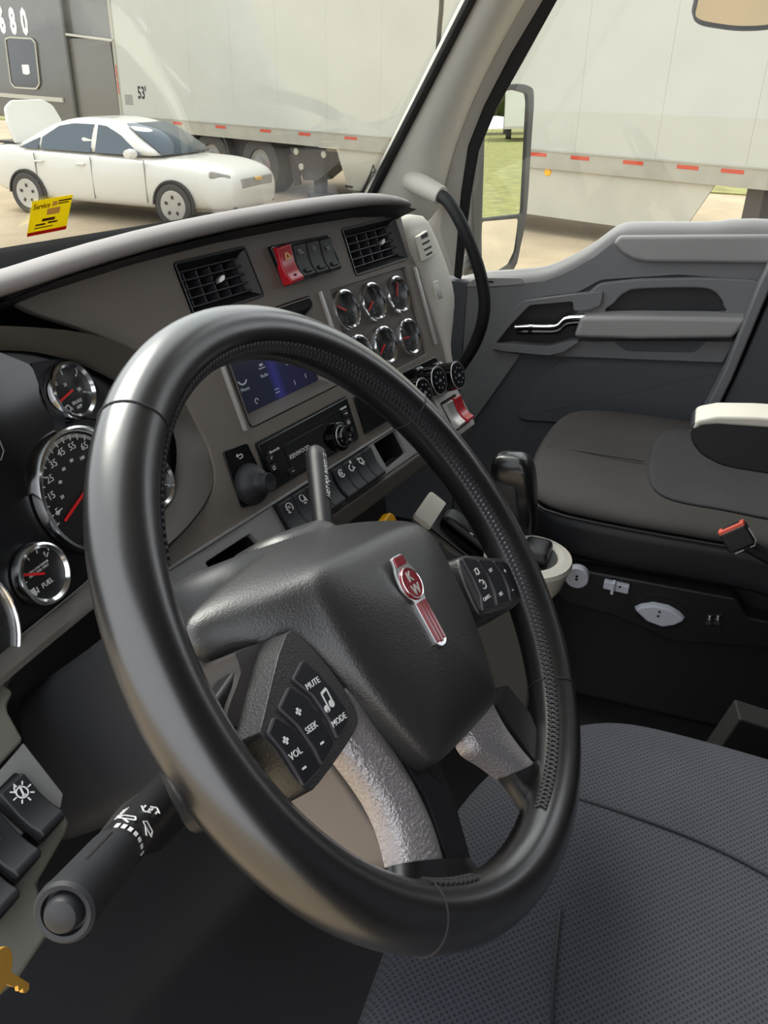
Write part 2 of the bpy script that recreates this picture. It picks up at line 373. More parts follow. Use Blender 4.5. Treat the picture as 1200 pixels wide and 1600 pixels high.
# sill cap: a rolled light strip along the top edge
tp = sp2(ftop+[(1.29, ftop[-1][1])], 4)
rg = []
for i, (x, y) in enumerate(tp):
    rg.append([(x, y+.010, -.07), (x, y+.014, -.04), (x, y+.010, -.008), (x, y-.002, .006), (x, y-.02, .008), (x, y-.03, -.002), (x, y-.03, -.07)])
part('sill', loft(rg), M_doorup, dr, ang=60, label='light rolled sill along the window')
# upper skin
up = [(640, 462), (690, 452), (800, 442), (850, 438), (885, 425), (930, 400), (958, 378), (1270, 372), (1270, 470), (1190, 470), (1180, 436), (1060, 428), (940, 436), (905, 455), (850, 462), (822, 470), (800, 492), (775, 530), (772, 545), (815, 552), (742, 655), (660, 760), (640, 760)]
part('upper_skin', prism(rp(dp(up), .006, 3), 0, .010), M_door, dr, bev=.004)
pad_ = [(958, 380), (968, 368), (1270, 366), (1270, 412), (1010, 409), (988, 404), (972, 395)]
part('elbow_pad', prism(dp(pad_, .02), .005, .028), M_doorup, dr, bev=.009, seg=3)
# bezel around the map pocket
bz = [(912, 462), (938, 440), (1000, 433), (1100, 431), (1180, 434), (1197, 446), (1180, 492), (900, 492)]
pk = [(958, 486), (962, 470), (978, 455), (1000, 449), (1080, 447), (1110, 450), (1125, 462), (1130, 475), (1120, 486)]
plate('pocket_bezel', rp(dp(bz), .01, 4), [sp2(dp(pk), 4, True)], .0, .020, M_door, dr, bev=.004)
part('pocket', prism(sp2(dp(pk), 4, True), -.002, .002), M_vinyl, dr)
# arm rest / pull
ar = [(908, 489), (1000, 488), (1100, 489), (1172, 491), (1160, 510), (1146, 527), (1000, 529), (895, 526)]
a0 = dp(ar, .03)
part('armrest', frustum(a0, .0, inset(a0, .004), .055), M_doorup, dr, bev=.010, seg=3)
part('armrest_end', prism(dp([(1170, 489), (1188, 490), (1178, 512), (1158, 530), (1143, 529), (1158, 512)], .03), 0, .05), M_black, dr, bev=.006)
part('lower_band', prism(dp([(888, 531), (1150, 531), (1130, 566), (862, 556)]), 0, .012), M_door, dr, bev=.005)
part('pull_recess', prism(rp(dp([(958, 530), (1105, 530), (1085, 548), (980, 546)]), .008), .010, .014), M_doorlow, dr, bev=.003)
# release handle in its rounded cup
hf = [(944, 453), (940, 474), (920, 482), (898, 482), (897, 468), (830, 474), (800, 505), (778, 533), (860, 538), (893, 529), (908, 530), (882, 547), (860, 552), (790, 546), (769, 541), (770, 527), (800, 484), (818, 468), (900, 457)]
part('release_frame', prism(rp(dp(hf, .01), .006, 4), 0, .030), M_door, dr, bev=.007, seg=3)
part('release_cup', prism(rp(dp([(800, 503), (833, 475), (896, 470), (894, 485), (905, 528), (860, 537), (778, 532)]), .01, 3), -.004, .003), M_vinyl, dr)
hd = smooth_path([(*FD.px(806, 510, .03), .03), (*FD.px(830, 509, .035), .036), (*FD.px(868, 508, .035), .038), (*FD.px(884, 497, .035), .036), (*FD.px(915, 494, .03), .034)], 4)
h_ = part('release_lever', tube(hd, [.008]*4+[.009]*9+[.011]*4, 12, sx=.6), M_chrome, dr, label='chrome door release lever')
part('lever_underside', tube([p+V3((.004, -.014, -.008)) for p in hd], .010, 10, sx=.7), M_gloss, h_)
# lower moulded panel
lo = [(868, 562), (1000, 567), (1140, 573), (1120, 630), (1080, 668), (900, 664), (815, 658), (806, 648), (815, 636)]
part('lower_pad', frustum(rp(dp(lo), .012, 4), -.001, inset(rp(dp(lo), .012, 4), .008), .010), M_doorlow, dr, ang=25)
# grey switch strip on the sill
ss = part('sill_plate', prism(rp(dp([(725, 447), (745, 434), (815, 434), (818, 443), (770, 447)], .01), .003), .009, .013), M_doorup, dr)
part('slot', box(*[dp([(762, 440)], .013)[0][0], dp([(771, 440)], .013)[0][0]], dp([(765, 441)], .013)[0][1]-.001, dp([(765, 439)], .013)[0][1], .013, .0135), M_void, ss)
# door glass
gp_ = [(722, 440), (735, 320), (777, 170), (872, 0), (958, -150), (1060, -320), (1500, -320), (1500, 400)]
dg_ = struct(part('window_2', prism(FD.pl([(p[0], p[1]) for p in gp_], -.03), -.036, -.031), M_glass, M=FD.M)); dg_['label'] = 'side window glass of the passenger door'
# B pillar
FBp = Frame((.93, 0, 0), (0, -1, 0), (0, 0, 1))
bp_ = struct(part('trim_2', prism((lambda q: q[:5]+[(q[4][0]+.02, 1.93), (q[4][0]+.35, 1.93), (q[4][0]+.35, .005), (q[0][0]-.02, .005)])(FBp.pl([(1108, 655), (1118, 655), (1150, 590), (1215, 440), (1300, 300)])), -.06, 0), M_doorlow, M=FBp.M, bev=.01)); bp_['label'] = 'dark grey belt pillar behind the passenger door'
part('pillar_edge', prism((lambda q: q[:6]+[(q[5][0]+.02, 1.93), (q[6][0]+.02, 1.93)]+q[6:])(FBp.pl([(1092, 655), (1112, 655), (1144, 590), (1190, 480), (1215, 420), (1300, 270), (1275, 270), (1185, 445), (1133, 575)])), -.05, .012), M_door, bp_, bev=.005, label='lighter rounded edge of the pillar')
# ------------------------------------------------------------------ dashboard
DM = T(0, .45, .5)
dash = thing('dashboard', 'brown-grey wraparound dashboard with padded brow under the windscreen', 'dashboard', DM)
def dl(F): return rel(DM, F.M)
mm = .001
def P(pts): return [(a*mm, b*mm) for a, b in pts]
vent_rects = [(-26, 93, 152, 211), (287, 430, 141, 204)]
scr_hole = rp(P([(0, 19), (179, 19), (179, 136), (-4, 136)]), .008)
gau_hole = rp(P([(222, 2), (410, 2), (418, 131), (222, 134)]), .004)
outer = P([(-224, 226), (-85, 232), (130, 228), (402, 222), (446, 215)])+P([(440, 150), (452, 124), (462, 2), (457, -72)])+P([(419, -71), (-167, -71), (-178, -68)])+sp2(P([(-169, -52), (-106, -34), (-76, -9), (-70, 27), (-81, 78), (-112, 130), (-155, 166), (-206, 196), (-224, 212)]), 4)
holes = [rp(P([(a, c), (b, c), (b-6, d), (a-2, d)]), .005) for a, b, c, d in vent_rects]+[scr_hole, gau_hole]
plate('fascia', outer, holes, -.010, 0, M_panel, dash, bev=.0015, M=dl(FB))
# backing behind the openings
part('backing', prism(P([(-200, 205), (440, 195), (440, -60), (-120, -60)]), -.085, -.075), M_void, dash, M=dl(FB))
# brow: rolled lip, underside with its shade put into a dark colour, cover running to the glass
lipu = [(-420, 208), (-262, 209), (-195, 217), (-85, 224), (39, 227), (194, 225), (320, 221), (395, 213), (428, 205)]
rings = []
for i, (u, v) in enumerate(lipu):
    L = FB.w(u*mm, v*mm, .040); s = 1.0 if i < 7 else (.72 if i == 7 else .42)
    o = -FB.z.copy(); o.z = 0; o.normalize()           # forward, away from the driver
    Z = V3((0, 0, 1))
    sec = [(.060*s, -.020), (.030*s, -.010), (.004, -.001), (0, .003), (.001, .008*s+.001), (.005, .0125*s), (.014*s, .0155*s), (.026*s, .0150*s), (.050, .006*s), (.075, -.006), (.075, -.02)]
    rings.append([L+o*a+Z*b for a, b in sec])
part('brow', xf(loft(rings), DM.inverted()), M_brow, dash, sub=1, ang=80, label='padded grey brow lip')
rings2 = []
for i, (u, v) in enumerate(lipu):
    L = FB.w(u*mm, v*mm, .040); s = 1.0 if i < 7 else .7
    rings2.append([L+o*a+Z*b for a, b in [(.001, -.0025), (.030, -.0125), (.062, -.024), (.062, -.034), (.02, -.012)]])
part('brow_underside', xf(loft(rings2), DM.inverted()), M_browdark, dash, ang=50, label='brow underside with its shade put in the dark colour')  # shaded side of the brow drawn as a darker part
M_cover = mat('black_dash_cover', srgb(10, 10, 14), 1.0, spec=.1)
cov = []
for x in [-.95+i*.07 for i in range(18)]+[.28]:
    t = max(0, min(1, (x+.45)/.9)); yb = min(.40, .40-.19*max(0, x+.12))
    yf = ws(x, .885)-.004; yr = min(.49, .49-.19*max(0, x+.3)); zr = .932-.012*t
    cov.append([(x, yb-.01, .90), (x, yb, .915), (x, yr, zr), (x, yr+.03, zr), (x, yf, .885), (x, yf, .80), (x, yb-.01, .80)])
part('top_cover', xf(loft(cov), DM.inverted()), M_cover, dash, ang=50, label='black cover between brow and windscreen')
part('passenger_deck', xf(box(.31, .975, .47, .700, .25, .80), DM.inverted()), M_browdark, dash, bev=.03, label='dark passenger side deck')
# chrome strips
for u0, v0, u1, v1 in [(-13, 136, -11, 20), (197, 137, 202, 14), (440, 127, 440, 8)]:
    x0, x1 = min(u0, u1)*mm-.002, max(u0, u1)*mm+.002
    part('chrome_strip', prism(rp(P([(u0-2, v0), (u0+2, v0), (u1+2, v1), (u1-2, v1)]), .0015, 3), 0, .004), M_satin, dash, M=dl(FB), bev=.001)
# light wrap at the passenger end
edge = [FB.w(u*mm, v*mm, 0) for u, v in [(447, 214), (441, 180), (441, 150), (453, 124), (458, 80), (462, 30), (461, 2), (459, -30), (457, -72)]]
con = [(658, 330), (670, 342), (686, 373), (706, 427), (715, 465), (710, 495), (698, 542), (703, 575), (712, 618)]
W0 = []
for i in range(9):
    c = CAM+ray(*con[i])*((FB.w(0, 0, -.035)-CAM).dot(FB.z)/ray(*con[i]).dot(FB.z))
    m = edge[i].lerp(c, .5)+FB.z*.012
    W0.append([edge[i]-FB.z*.004, edge[i]+FB.x*.004+FB.z*.0005, m, c+FB.z*.004, c-FB.z*.03+FB.x*.012, c-FB.z*.25+FB.x*.02, edge[i]-FB.z*.25])
part('end_wrap', xf(loft(W0), DM.inverted()), M_cream, dash, sub=1, ang=70, label='pale end piece facing the passenger side')
sl_ = tilt_frame(FB.w(.487, .085, .003), 40, 12)
part('wrap_slot', prism(circ(0, 0, .0022, 16, .014), -.004, .0035), M_satin, dash, M=dl(Frame(FB.w(.488, .083, .0035), FB.x*.8-FB.z*.6, FB.y)), label='bright slot handle')
# cluster surround: ring between black face and outer arch
arch_px = [(-160, 540), (-60, 514), (0, 509), (105, 516), (170, 530), (212, 548), (252, 580), (288, 624), (318, 680), (334, 735), (324, 779), (290, 825), (250, 862)]
inn_px = [(-160, 575), (-60, 550), (0, 545), (60, 548), (110, 560), (150, 576), (190, 596), (228, 615), (262, 642), (280, 690), (279, 740), (263, 785), (236, 820)]
oa = [FK.px(*p, .030) for p in arch_px]; ia = [FK.px(*p, .004) for p in inn_px]
bot_o = [FK.px(*p, .02) for p in [(150, 948), (60, 1022), (-20, 1090), (-160, 1210)]]
bot_i = [FK.px(*p, .004) for p in [(140, 911), (60, 977), (-20, 1044), (-160, 1165)]]
R1 = [(x, y, .030) for x, y in oa]+[(x, y, .02) for x, y in bot_o]; R0 = [(x, y, .004) for x, y in ia]+[(x, y, .004) for x, y in bot_i]
def off(r, k, dz):
    c = (sum(p[0] for p in r)/len(r), sum(p[1] for p in r)/len(r)); return [(c[0]+(p[0]-c[0])*k, c[1]+(p[1]-c[1])*k, p[2]+dz) for p in r]
R1s = [tuple(p) for p in smooth_path(R1, 3, True)]; R0s = [tuple(p) for p in smooth_path(R0, 3, True)]
mid_ = [tuple(V3(a).lerp(V3(b), .6)+V3((0, 0, .006))) for a, b in zip(R0s, R1s)]
part('cluster_surround', loft([off(R0s, .995, -.004), R0s, mid_, R1s, off(R1s, 1.012, -.006), off(R1s, 1.02, -.06)], True, False), M_lower, dash, M=dl(FK), ang=60, label='dark grey arched surround of the instruments')
# silver switch strip below the fascia: with two open cubbies
outS = P([(-190, 0), (457, 0), (462, -8), (462, -44), (452, -48), (300, -47), (100, -47), (-150, -48), (-190, -44)])
cub = [rp(P(q), .003, 3) for q in ([(-135, -13), (-62, -13), (-54, -42), (-131, -43)], [(209, -3), (268, -3), (267, -37), (210, -40)])]
plate('switch_strip', outS, cub, -.006, .002, M_silver, dash, bev=.001, M=dl(FS), label='brushed silver strip of switches')
for q in cub:
    cx = sum(p[0] for p in q)/len(q); cy = sum(p[1] for p in q)/len(q)
    part('cubby', loft([[(x, y, -.004) for x, y in q], [(x, y, -.05) for x, y in q]], True, False), M_void, dash, M=dl(FS))
    part('cubby_back', prism(q, -.055, -.05), M_void, dash, M=dl(FS))
part('strip_top_edge', prism(P([(-185, 0), (455, 0), (455, 3.5), (-185, 3.5)]), -.004, .005), M_silver, dash, M=dl(FS), bev=.001)
# lower lip below the strip
F2 = tilt_frame(FS.w(0, -.047, .0), 11.13, 10)
part('lower_lip', prism(P([(-150, 0), (462, 0), (462, -24), (-150, -26)]), -.03, .006), M_lower, dash, M=dl(F2), bev=.004)
part('under_panel', join(box(-.36, .46, -.35, -.02, -.26, -.18), box(-.36, .46, -.026, -.018, -.2, -.004)), M_blackm, dash, M=dl(F2))
# left lower part: grey frame, dark knee recess
FL = tilt_frame(atz(50, 1250, .62), 0, 50)
Fl2 = tilt_frame(FK.w(0, -.05, .012), 0, 20)
part('knee_panel', prism([FK.px(*p, -.03) for p in [(-200, 1200), (160, 925), (480, 800), (420, 1150), (250, 1330), (60, 1380), (-160, 1600)]], -.05, -.03), M_blackm, dash, M=dl(FK))
gl = [(-40, 1095), (0, 1062), (22, 1080), (12, 1100), (14, 1112), (38, 1155), (0, 1195), (-60, 1240)]
M_left = mat('left_dash_plastic', srgb(104, 104, 95), .55, bump=.2, bscale=800)
part('left_frame', prism([FL.px(*p, .004) for p in gl], -.03, .004), M_left, dash, M=dl(FL), bev=.003)
tr = [(37, 1159), (100, 1240), (96, 1262), (0, 1330), (-140, 1500), (-140, 1380), (0, 1203)]
part('left_trim', prism([FL.px(*p, .0) for p in tr], -.02, .0), M_silver, dash, M=dl(FL), bev=.0015, label='brushed silver trim left of the column')
lw = [(98, 1262), (112, 1284), (104, 1302), (60, 1378), (82, 1452), (28, 1532), (-120, 1660), (-140, 1500), (0, 1330)]
part('left_lower_lip', prism([FL.px(*p, -.006) for p in lw], -.05, -.006), M_left, dash, M=dl(FL), bev=.004)
# ------------------------------------------------------------------ things set into the dashboard
def on(F, u, v, w=0): return F.M @ T(u*mm, v*mm, w*mm)
# air vents
M_vane = mat('vane_plastic', srgb(58, 56, 62), .4)
def vent(u0, u1, v0, v1, label, tabx):
    M = on(FB, (u0+u1)/2, (v0+v1)/2); t = thing('air_vent', label, 'air vent', M, 'rectangular vents in the fascia')
    a, b = (u1-u0)/2*mm, (v1-v0)/2*mm
    fr = rp([(-a, -b), (a, -b), (a-.006, b), (-a-.002, b)], .005); q = inset(fr, .012)
    g = loft([[(x, y, .0015) for x, y in fr], [(x, y, .001) for x, y in inset(fr, .0025)], [(x, y, -.012) for x, y in q], [(x, y, -.04) for x, y in q]], True, False)
    part('housing', g, M_black, t, ang=40); part('back', prism(q, -.042, -.040), M_void, t)
    xs = [p[0] for p in q]; ys = [p[1] for p in q]; x0, x1, y0, y1 = min(xs)+.001, max(xs)-.001, min(ys)+.001, max(ys)-.001
    for k in range(5):
        y = y0+(y1-y0)*(k+.5)/5
        part('horizontal_vane', xf(box(x0, x1, -.0008, .0008, -.007, .005), T(0, y, -.012) @ RX(-10)), M_vane, t, bev=.0004)
    for k in range(5):
        x = x0+(x1-x0)*(k+.6)/5.2
        part('vertical_vane', xf(box(-.0008, .0008, y0, y1, -.010, .006), T(x, 0, -.018) @ RY(8)), M_vane, t)
    part('tab', prism(rp([(-.009, -.005), (.004, -.004), (.009, .002), (.003, .005), (-.009, .001)], .002), -.006, .002), M_satin, t, M=T(tabx*mm, .002, -.005) @ RZ(8) @ Matrix.Scale(.7, 4), bev=.0008, label='bright thumb tab')
    return t
vent(-26, 93, 152, 211, 'black air vent over the steering wheel rim, left of the hazard switch', 6)
vent(287, 430, 141, 204, 'black air vent at the passenger end, above the six round gauges', 26)
pv_M = Frame(FB.w(.4595, .172, .0105), FB.x*.97-FB.z*.24, FB.y)
pv = thing('air_vent', 'small pale louvred vent on the end of the dashboard', 'air vent', pv_M.M)
q = rp([pv_M.px(*p) for p in [(653, 368), (666, 359), (672, 368), (679, 385), (678, 400), (664, 408)]], .003)
part('frame', frustum(q, -.006, inset(q, .0012), .0025), M_cream, pv, bev=.001)
px_ = [((658, 371), (668, 366)), ((660, 382), (671, 376)), ((663, 391), (674, 385)), ((666, 399), (675, 394))]
for k, (a, b) in enumerate(px_):
    (xa, ya), (xb, yb_) = pv_M.px(*a, .0025), pv_M.px(*b, .0025)
    part('louvre_slot', bar2(xa, ya, xb, yb_, .0062 if k == 0 else .0030, .0015, .0029), M_void, pv)
# hazard and lamp switch bank
HM = on(FB, 189, 179); hz = thing('switch_bank', 'black switch bank with a red hazard rocker beside the vent', 'switches', HM)
def rocker(w, h, z=.0, d=.010):
    pr = [(h/2, z+.002), (h*.46, z+d*.75), (h*.25, z+d*.62), (0, z+d*.5), (-h*.22, z+d*.62), (-h*.42, z+d*1.0), (-h/2, z+d*.85), (-h/2, z-.003), (h/2, z-.003)]
    return loft([[(-w/2, y, k) for y, k in pr], [(w/2, y, k) for y, k in pr]])
part('housing', prism(rp(P([(-63, 25), (56, 22), (66, -22), (-56, -24)]), .003), -.006, .006), M_gloss, hz, bev=.002)
def icon(gs, parent, M, m=None, name='symbol'): return part(name, join(*gs), m or M_white, parent, M=M)
r0 = part('hazard_rocker', rocker(.027, .046, .004, .013), M_redlens, hz, M=T(-.046, 0, 0) @ RZ(2), bev=.002, label='red hazard warning rocker')
tri = [bar2(math.cos(R_(90+120*k))*s, math.sin(R_(90+120*k))*s, math.cos(R_(210+120*k))*s, math.sin(R_(210+120*k))*s, .0012) for s in (.0075, .0042) for k in range(3)]
icon(tri, r0, T(0, .009, .0125) @ RX(-6), mat('amber_print', srgb(250, 190, 120), .5))
part('lens_dot', lathe([(.0016, 0), (.0016, .0004), (0, .0005)], 12), M_void, r0, M=T(0, -.014, .0148) @ RX(-25))
ic = [[bar2(-.004, .003, .002, -.003, .0012), ring2(-.002, 0, .003, .0012, n=10), bar2(.001, 0, .005, -.004, .0012)], [bar2(-.004, 0, -.001, 0, .001), bar2(.001, 0, .004, 0, .001), bar2(-.003, .003, -.001, .001, .001), bar2(.003, .003, .001, .001, .001), bar2(-.003, -.003, -.001, -.001, .001), bar2(.003, -.003, .001, -.001, .001)], [bar2(-.004, .003, .001, .003, .001), bar2(-.002, .004, -.002, 0, .001), bar2(-.004, -.002, .004, -.002, .0015), ring2(-.002, -.004, .0012, .0008, n=8), ring2(.002, -.004, .0012, .0008, n=8)]]
for k in range(3):
    r = part('rocker', rocker(.0265, .042, .004, .010), M_black, hz, M=T(-.0165+k*.0285, -.0005-k*.0008, 0), bev=.0015)
    icon(ic[k], r, T(0, .011, .0106) @ RX(-5), M_grey_print)
    part('finger_ridge', prism(rrect(-.0075, .0075, -.003, .003, .003), 0, .0025), M_vinyl, r, M=T(.002, -.0125, .0115) @ RX(-18), bev=.001)
# touch screen
TM = on(FB, 88, 77); ts = thing('touch_screen', 'dark blue touch screen recessed behind the steering wheel rim', 'screen', TM)
hole = [(x-.088, y-.077) for x, y in scr_hole]; sc = rrect(-.080, .083, -.045, .048, .004)
ho = rrect(-.088, .090, -.057, .058, .006, 5)
part('bezel', loft([[(x, y, .001) for x, y in ho], [(x*.985, y*.98, .0015) for x, y in ho], [(x, y, -.020) for x, y in inset(sc, -.002)], [(x, y, -.024) for x, y in sc]], True, False), mat('screen_bezel', srgb(120, 114, 108), .45), ts, ang=50, label='grey sloping bezel')
part('upper_dark_strip', frustum(rrect(-.086, .088, .033, .056, .005), -.022, rrect(-.086, .088, .046, .056, .003), .0005), M_void, ts, label='dark strip over the display')  # dark strip laid where the recess interior is black
ms = bpy.data.materials.new('screen_glow'); ms.use_nodes = True; nt = ms.node_tree; b = nt.nodes['Principled BSDF']
tc = nt.nodes.new('ShaderNodeTexCoord'); sx = nt.nodes.new('ShaderNodeSeparateXYZ'); nt.links.new(tc.outputs['Object'], sx.inputs[0])
rpn = nt.nodes.new('ShaderNodeMapRange'); rpn.inputs[1].default_value = -.08; rpn.inputs[2].default_value = .083; nt.links.new(sx.outputs[0], rpn.inputs[0])
cr = nt.nodes.new('ShaderNodeValToRGB'); e = cr.color_ramp.elements; e[0].position = 0; e[0].color = (.006, .007, .013, 1); e[1].position = 1; e[1].color = (.008, .008, .022, 1)
for p_, c_ in ((.44, (.007, .009, .022, 1)), (.52, (.020, .020, .12, 1)), (.60, (.010, .010, .035, 1))):
    k = e.new(p_); k.color = c_
nt.links.new(rpn.outputs[0], cr.inputs[0]); nt.links.new(cr.outputs[0], b.inputs['Emission Color']); b.inputs['Emission Strength'].default_value = .45; b.inputs['Base Color'].default_value = (.006, .007, .012, 1); b.inputs['Roughness'].default_value = .18
scn = part('display', prism(sc, -.026, -.023), ms, ts)
ig = emit('icon_glow', (.30, .32, .36), .25)
def tx(s, x, y, z, size, **k): return text_geo(s, size, T(x, y, z), **k)
ics = [ring2(.036, .005, .009, .0012), bar2(.036, .005, .036, .010, .001), bar2(.036, .005, .040, .005, .001), ring2(-.052, -.004, .008, .002, a0=200, a1=330, n=10), bar2(-.016, .001, -.010, .001, .003), bar2(-.019, -.003, -.007, -.003, .0012)]
ics += [bar2(-.068+.0, .032, -.056, .032, .0012), bar2(-.030, .034, -.016, .034, .0012), bar2(-.030, .030, -.018, .030, .001), ring2(-.040, -.036, .003, .001, n=12, a0=0, a1=270), bar2(-.004, -.037, .004, -.037, .001), bar2(-.004, -.033, .004, -.033, .001), bar2(.036, -.038, .036, -.032, .001), bar2(.060, -.036, .060, -.030, .001)]
ics += [tx(a_, x_, y_, 0, .006) for a_, x_, y_ in [('Phone', -.052, -.018), ('Radio', -.013, -.012), ('USB', .036, -.010)]]
ics += [ring2(.066, .012, .002, .0016, n=8), ring2(.074, .013, .002, .0016, n=8), ring2(.080, .014, .0014, .001, n=8)]
for g_ in ics: part('icon', g_, ig, scn, M=T(0, 0, -.0229))
# radio
RM = on(FB, 91, -27); ra = thing('radio', 'flat black car radio with a round volume knob below the screen', 'radio', RM)
part('body', prism(rrect(-.092, .092, -.0275, .0275, .003), -.03, .004), M_gloss, ra, bev=.0015)
part('trim_ring', prism(rrect(-.0945, .0945, -.030, .030, .004), -.004, .0015), M_black, ra, bev=.0008)
part('slot', box(-.080, .080, .016, .0185, .0035, .0046), M_void, ra)
part('display_window', prism(rrect(-.055, .030, -.016, .012, .002), .003, .0045), M_gloss, ra)
rk = part('volume_knob', lathe([(.0185, 0), (.0185, .006), (.0165, .008), (.0135, .0085), (.013, .014), (.0115, .016), (.007, .0165), (.006, .0152), (0, .015)], 40), M_gloss, ra, M=T(.048, -.012, .004), label='glossy volume knob')
part('knob_ring', torus(.0135, .0006, 32, 6), M_satin, rk, M=T(0, 0, .0085))
for x_, y_ in [(-.083, .006), (-.083, -.005), (.076, .010), (.076, -.002), (.076, -.014), (-.055, -.020)]:
    part('button', prism(rrect(-.006, .006, -.004, .004, .0015), .003, .006), M_black, ra, M=T(x_, y_, 0), bev=.0006)
part('lettering', join(tx('KENWOOD', -.032, -.004, 0, .0075), tx('Bluetooth', -.073, .013, 0, .0045), bar2(.067, .018, .081, .018, .0022), bar2(-.083, .006, -.080, .008, .001), ring2(-.083, -.005, .002, .001, n=10), bar2(-.056, -.020, -.052, -.020, .0008), bar2(.074, .010, .079, .010, .0015), ring2(.076, -.002, .002, .0012, n=10), bar2(.074, -.014, .078, -.013, .001)), M_white, ra, M=T(0, 0, .0062), label='small white lettering')
# menu knob
MM = on(FB, -34, -23); mk = thing('menu_knob', 'black rotary menu knob on a small plate with a return arrow', 'knob', MM)
part('plate', prism(rp(P([(-20, 34), (19, 31), (27, -22), (10, -38), (-22, -32)]), .004), -.004, .002), M_gloss, mk, bev=.0008)
part('return_arrow', join(bar2(-.003, .0225, .003, .0225, .0011), ring2(.003, .0205, .002, .0011, a0=-90, a1=90, n=8), bar2(-.001, .0185, .003, .0185, .0011), bar2(-.004, .0225, -.0018, .0245, .0009), bar2(-.004, .0225, -.0018, .0205, .0009)), M_white, mk, M=T(0, 0, .0022))
part('knob', lathe([(.0235, 0), (.0235, .004), (.022, .008), (.0175, .014), (.0125, .018), (.0105, .020), (.0105, .030), (.0095, .0315), (.004, .031), (0, .0305)], 40), M_vinyl, mk, M=T(.001, -.013, .002), ang=50)
# blank slot right of the radio
bs = tag(part('blank_cover', prism(rrect(-.036, .036, -.026, .026, .003), -.004, .003), M_gloss, M=on(FB, 236, -30), bev=.001), 'glossy black blank cover right of the radio', 'cover')
# climate control
CM = on(FB, 380, -38); cc = thing('climate_control', 'black climate panel with two big round dials at the fascia end', 'control panel', CM)
part('panel', prism(rp(P([(-78, 33), (48, 30), (64, -30), (-66, -32)]), .005), -.003, .003), M_gloss, cc, bev=.001)
for k, (x_, y_) in enumerate([(44, -4), (-14, 4), (-62, 0)]):
    d = part('dial', lathe([(.0255, 0), (.0255, .003), (.0225, .005), (.021, .030), (.019, .0325), (.006, .033), (0, .0325)], 36), M_gloss, cc, M=T(x_*mm, y_*mm, .003))
    part('dial_rim', torus(.0205, .0008, 36, 6), M_satin, d, M=T(0, 0, .0312))
    sy = [bar2(.011*math.cos(R_(a)), .011*math.sin(R_(a)), .0125*math.cos(R_(a+12)), .0125*math.sin(R_(a+12)), .002) for a in range(0, 360, 45)]+[bar2(-.003, -.002, .001, .002, .0014), ring2(.002, -.001, .0015, .001, n=8)]
    part('symbols', join(*sy), M_grey_print, d, M=T(0, 0, .0331))
# six round gauges on a recessed plate
plate('gauge_plate', inset(gau_hole, -.003), [], -.008, -.004, mat('gauge_plate_plastic', srgb(104, 97, 90), .5), dash, M=dl(FB))
M_dim = mat('dim_print', srgb(105, 106, 110), .6)
pos = [(243, 104), (310, 101), (377, 98), (243, 43), (308, 40), (375, 36)]; ang_ = [150, 212, 60, 120, 212, 176]
nm = ['top left', 'top middle', 'top right', 'bottom left', 'bottom middle', 'bottom right']
def gauge(parent, rad, needle, numbers=(), tick=8, name='', a0=210, a1=-30, ntick=5, lw=.0009, pm_=None):
    s = 1.0; kb = .77 if rad < .04 else .90
    part('bezel', lathe([(rad, -.002), (rad, .004), (rad*(.5+kb*.5)+.002, .0075), (rad*(.5+kb*.5), .0085), (rad*(kb+.02), .006), (rad*kb, .001), (rad*kb, -.002)], 48), M_chrome, parent, label='chrome bezel')
    part('lens', lathe([(rad*kb, .0045), (rad*.5, .006), (0, .0065)], 32), glass('lens_glass', (1, 1, 1), 0, .25, .006) if 'lens_glass' not in bpy.data.materials else bpy.data.materials['lens_glass'], parent)
    tk = []
    for i in range(ntick):
        a = R_(a0+(a1-a0)*i/(ntick-1)); L = .16 if i % 2 == 0 else .10
        tk.append(bar2(rad*.74*math.cos(a), rad*.74*math.sin(a), rad*(.74-L)*math.cos(a), rad*(.74-L)*math.sin(a), lw*s))
    tk += list(numbers)
    part('markings', join(*tk), pm_ or M_white, parent, M=T(0, 0, .0007))
    n_ = V3((math.cos(R_(needle)), math.sin(R_(needle)), 0)); x_ = n_*rad*.70
    part('needle', join(bar2(-n_.x*rad*.08, -n_.y*rad*.08, x_.x, x_.y, min(rad*.075, .0022), 0, .0012)), M_redp, parent, M=T(0, 0, .002))
for k in range(6):
    g_ = thing('gauge', 'chrome-ringed round gauge, %s of the six' % nm[k], 'gauge', on(FB, pos[k][0], pos[k][1], -4), 'six round gauges in the fascia')
    part('face', lathe([(.024, -.001), (.024, .0002), (0, .0003)], 32), M_face, g_)
    gauge(g_, .0275, ang_[k], [text_geo(['PSI', 'PSI', 'TEMP', 'VOLTS', 'OIL', 'TEMP'][k], .0045, T(0, -.010, 0)), text_geo(['AIR', 'AIR', 'F', '', 'PSI', 'F'][k] or 'V', .0035, T(0, -.015, 0))], pm_=M_dim)
# ------------------------------------------------------------------ instrument cluster
KM = FK.M; ck = thing('instrument_cluster', 'black instrument cluster with chrome-ringed dials behind the steering wheel', 'instruments', KM)
fp = [(x*1.02+.0, y) for x, y, z in R0s]
part('face_plate', prism(fp, -.012, -.004), mat('cluster_black', srgb(16, 17, 20), .28), ck)
part('display', prism(rp(P([(-95, 62), (62, 62), (84, 92), (93, 158), (60, 182), (-95, 185)]), .006), -.004, -.001), M_gloss, ck, label='dark driver display')
ck['label'] = 'black instrument cluster with chrome-ringed dials behind the steering wheel'
part('display_outline', join(bar2(-.06, .098, .018, .099, .0008), bar2(.018, .099, .024, .104, .0008), bar2(.024, .104, .026, .120, .0008), bar2(.026, .120, .020, .160, .0008)), M_grey_print, ck, M=T(0, 0, -.0008))
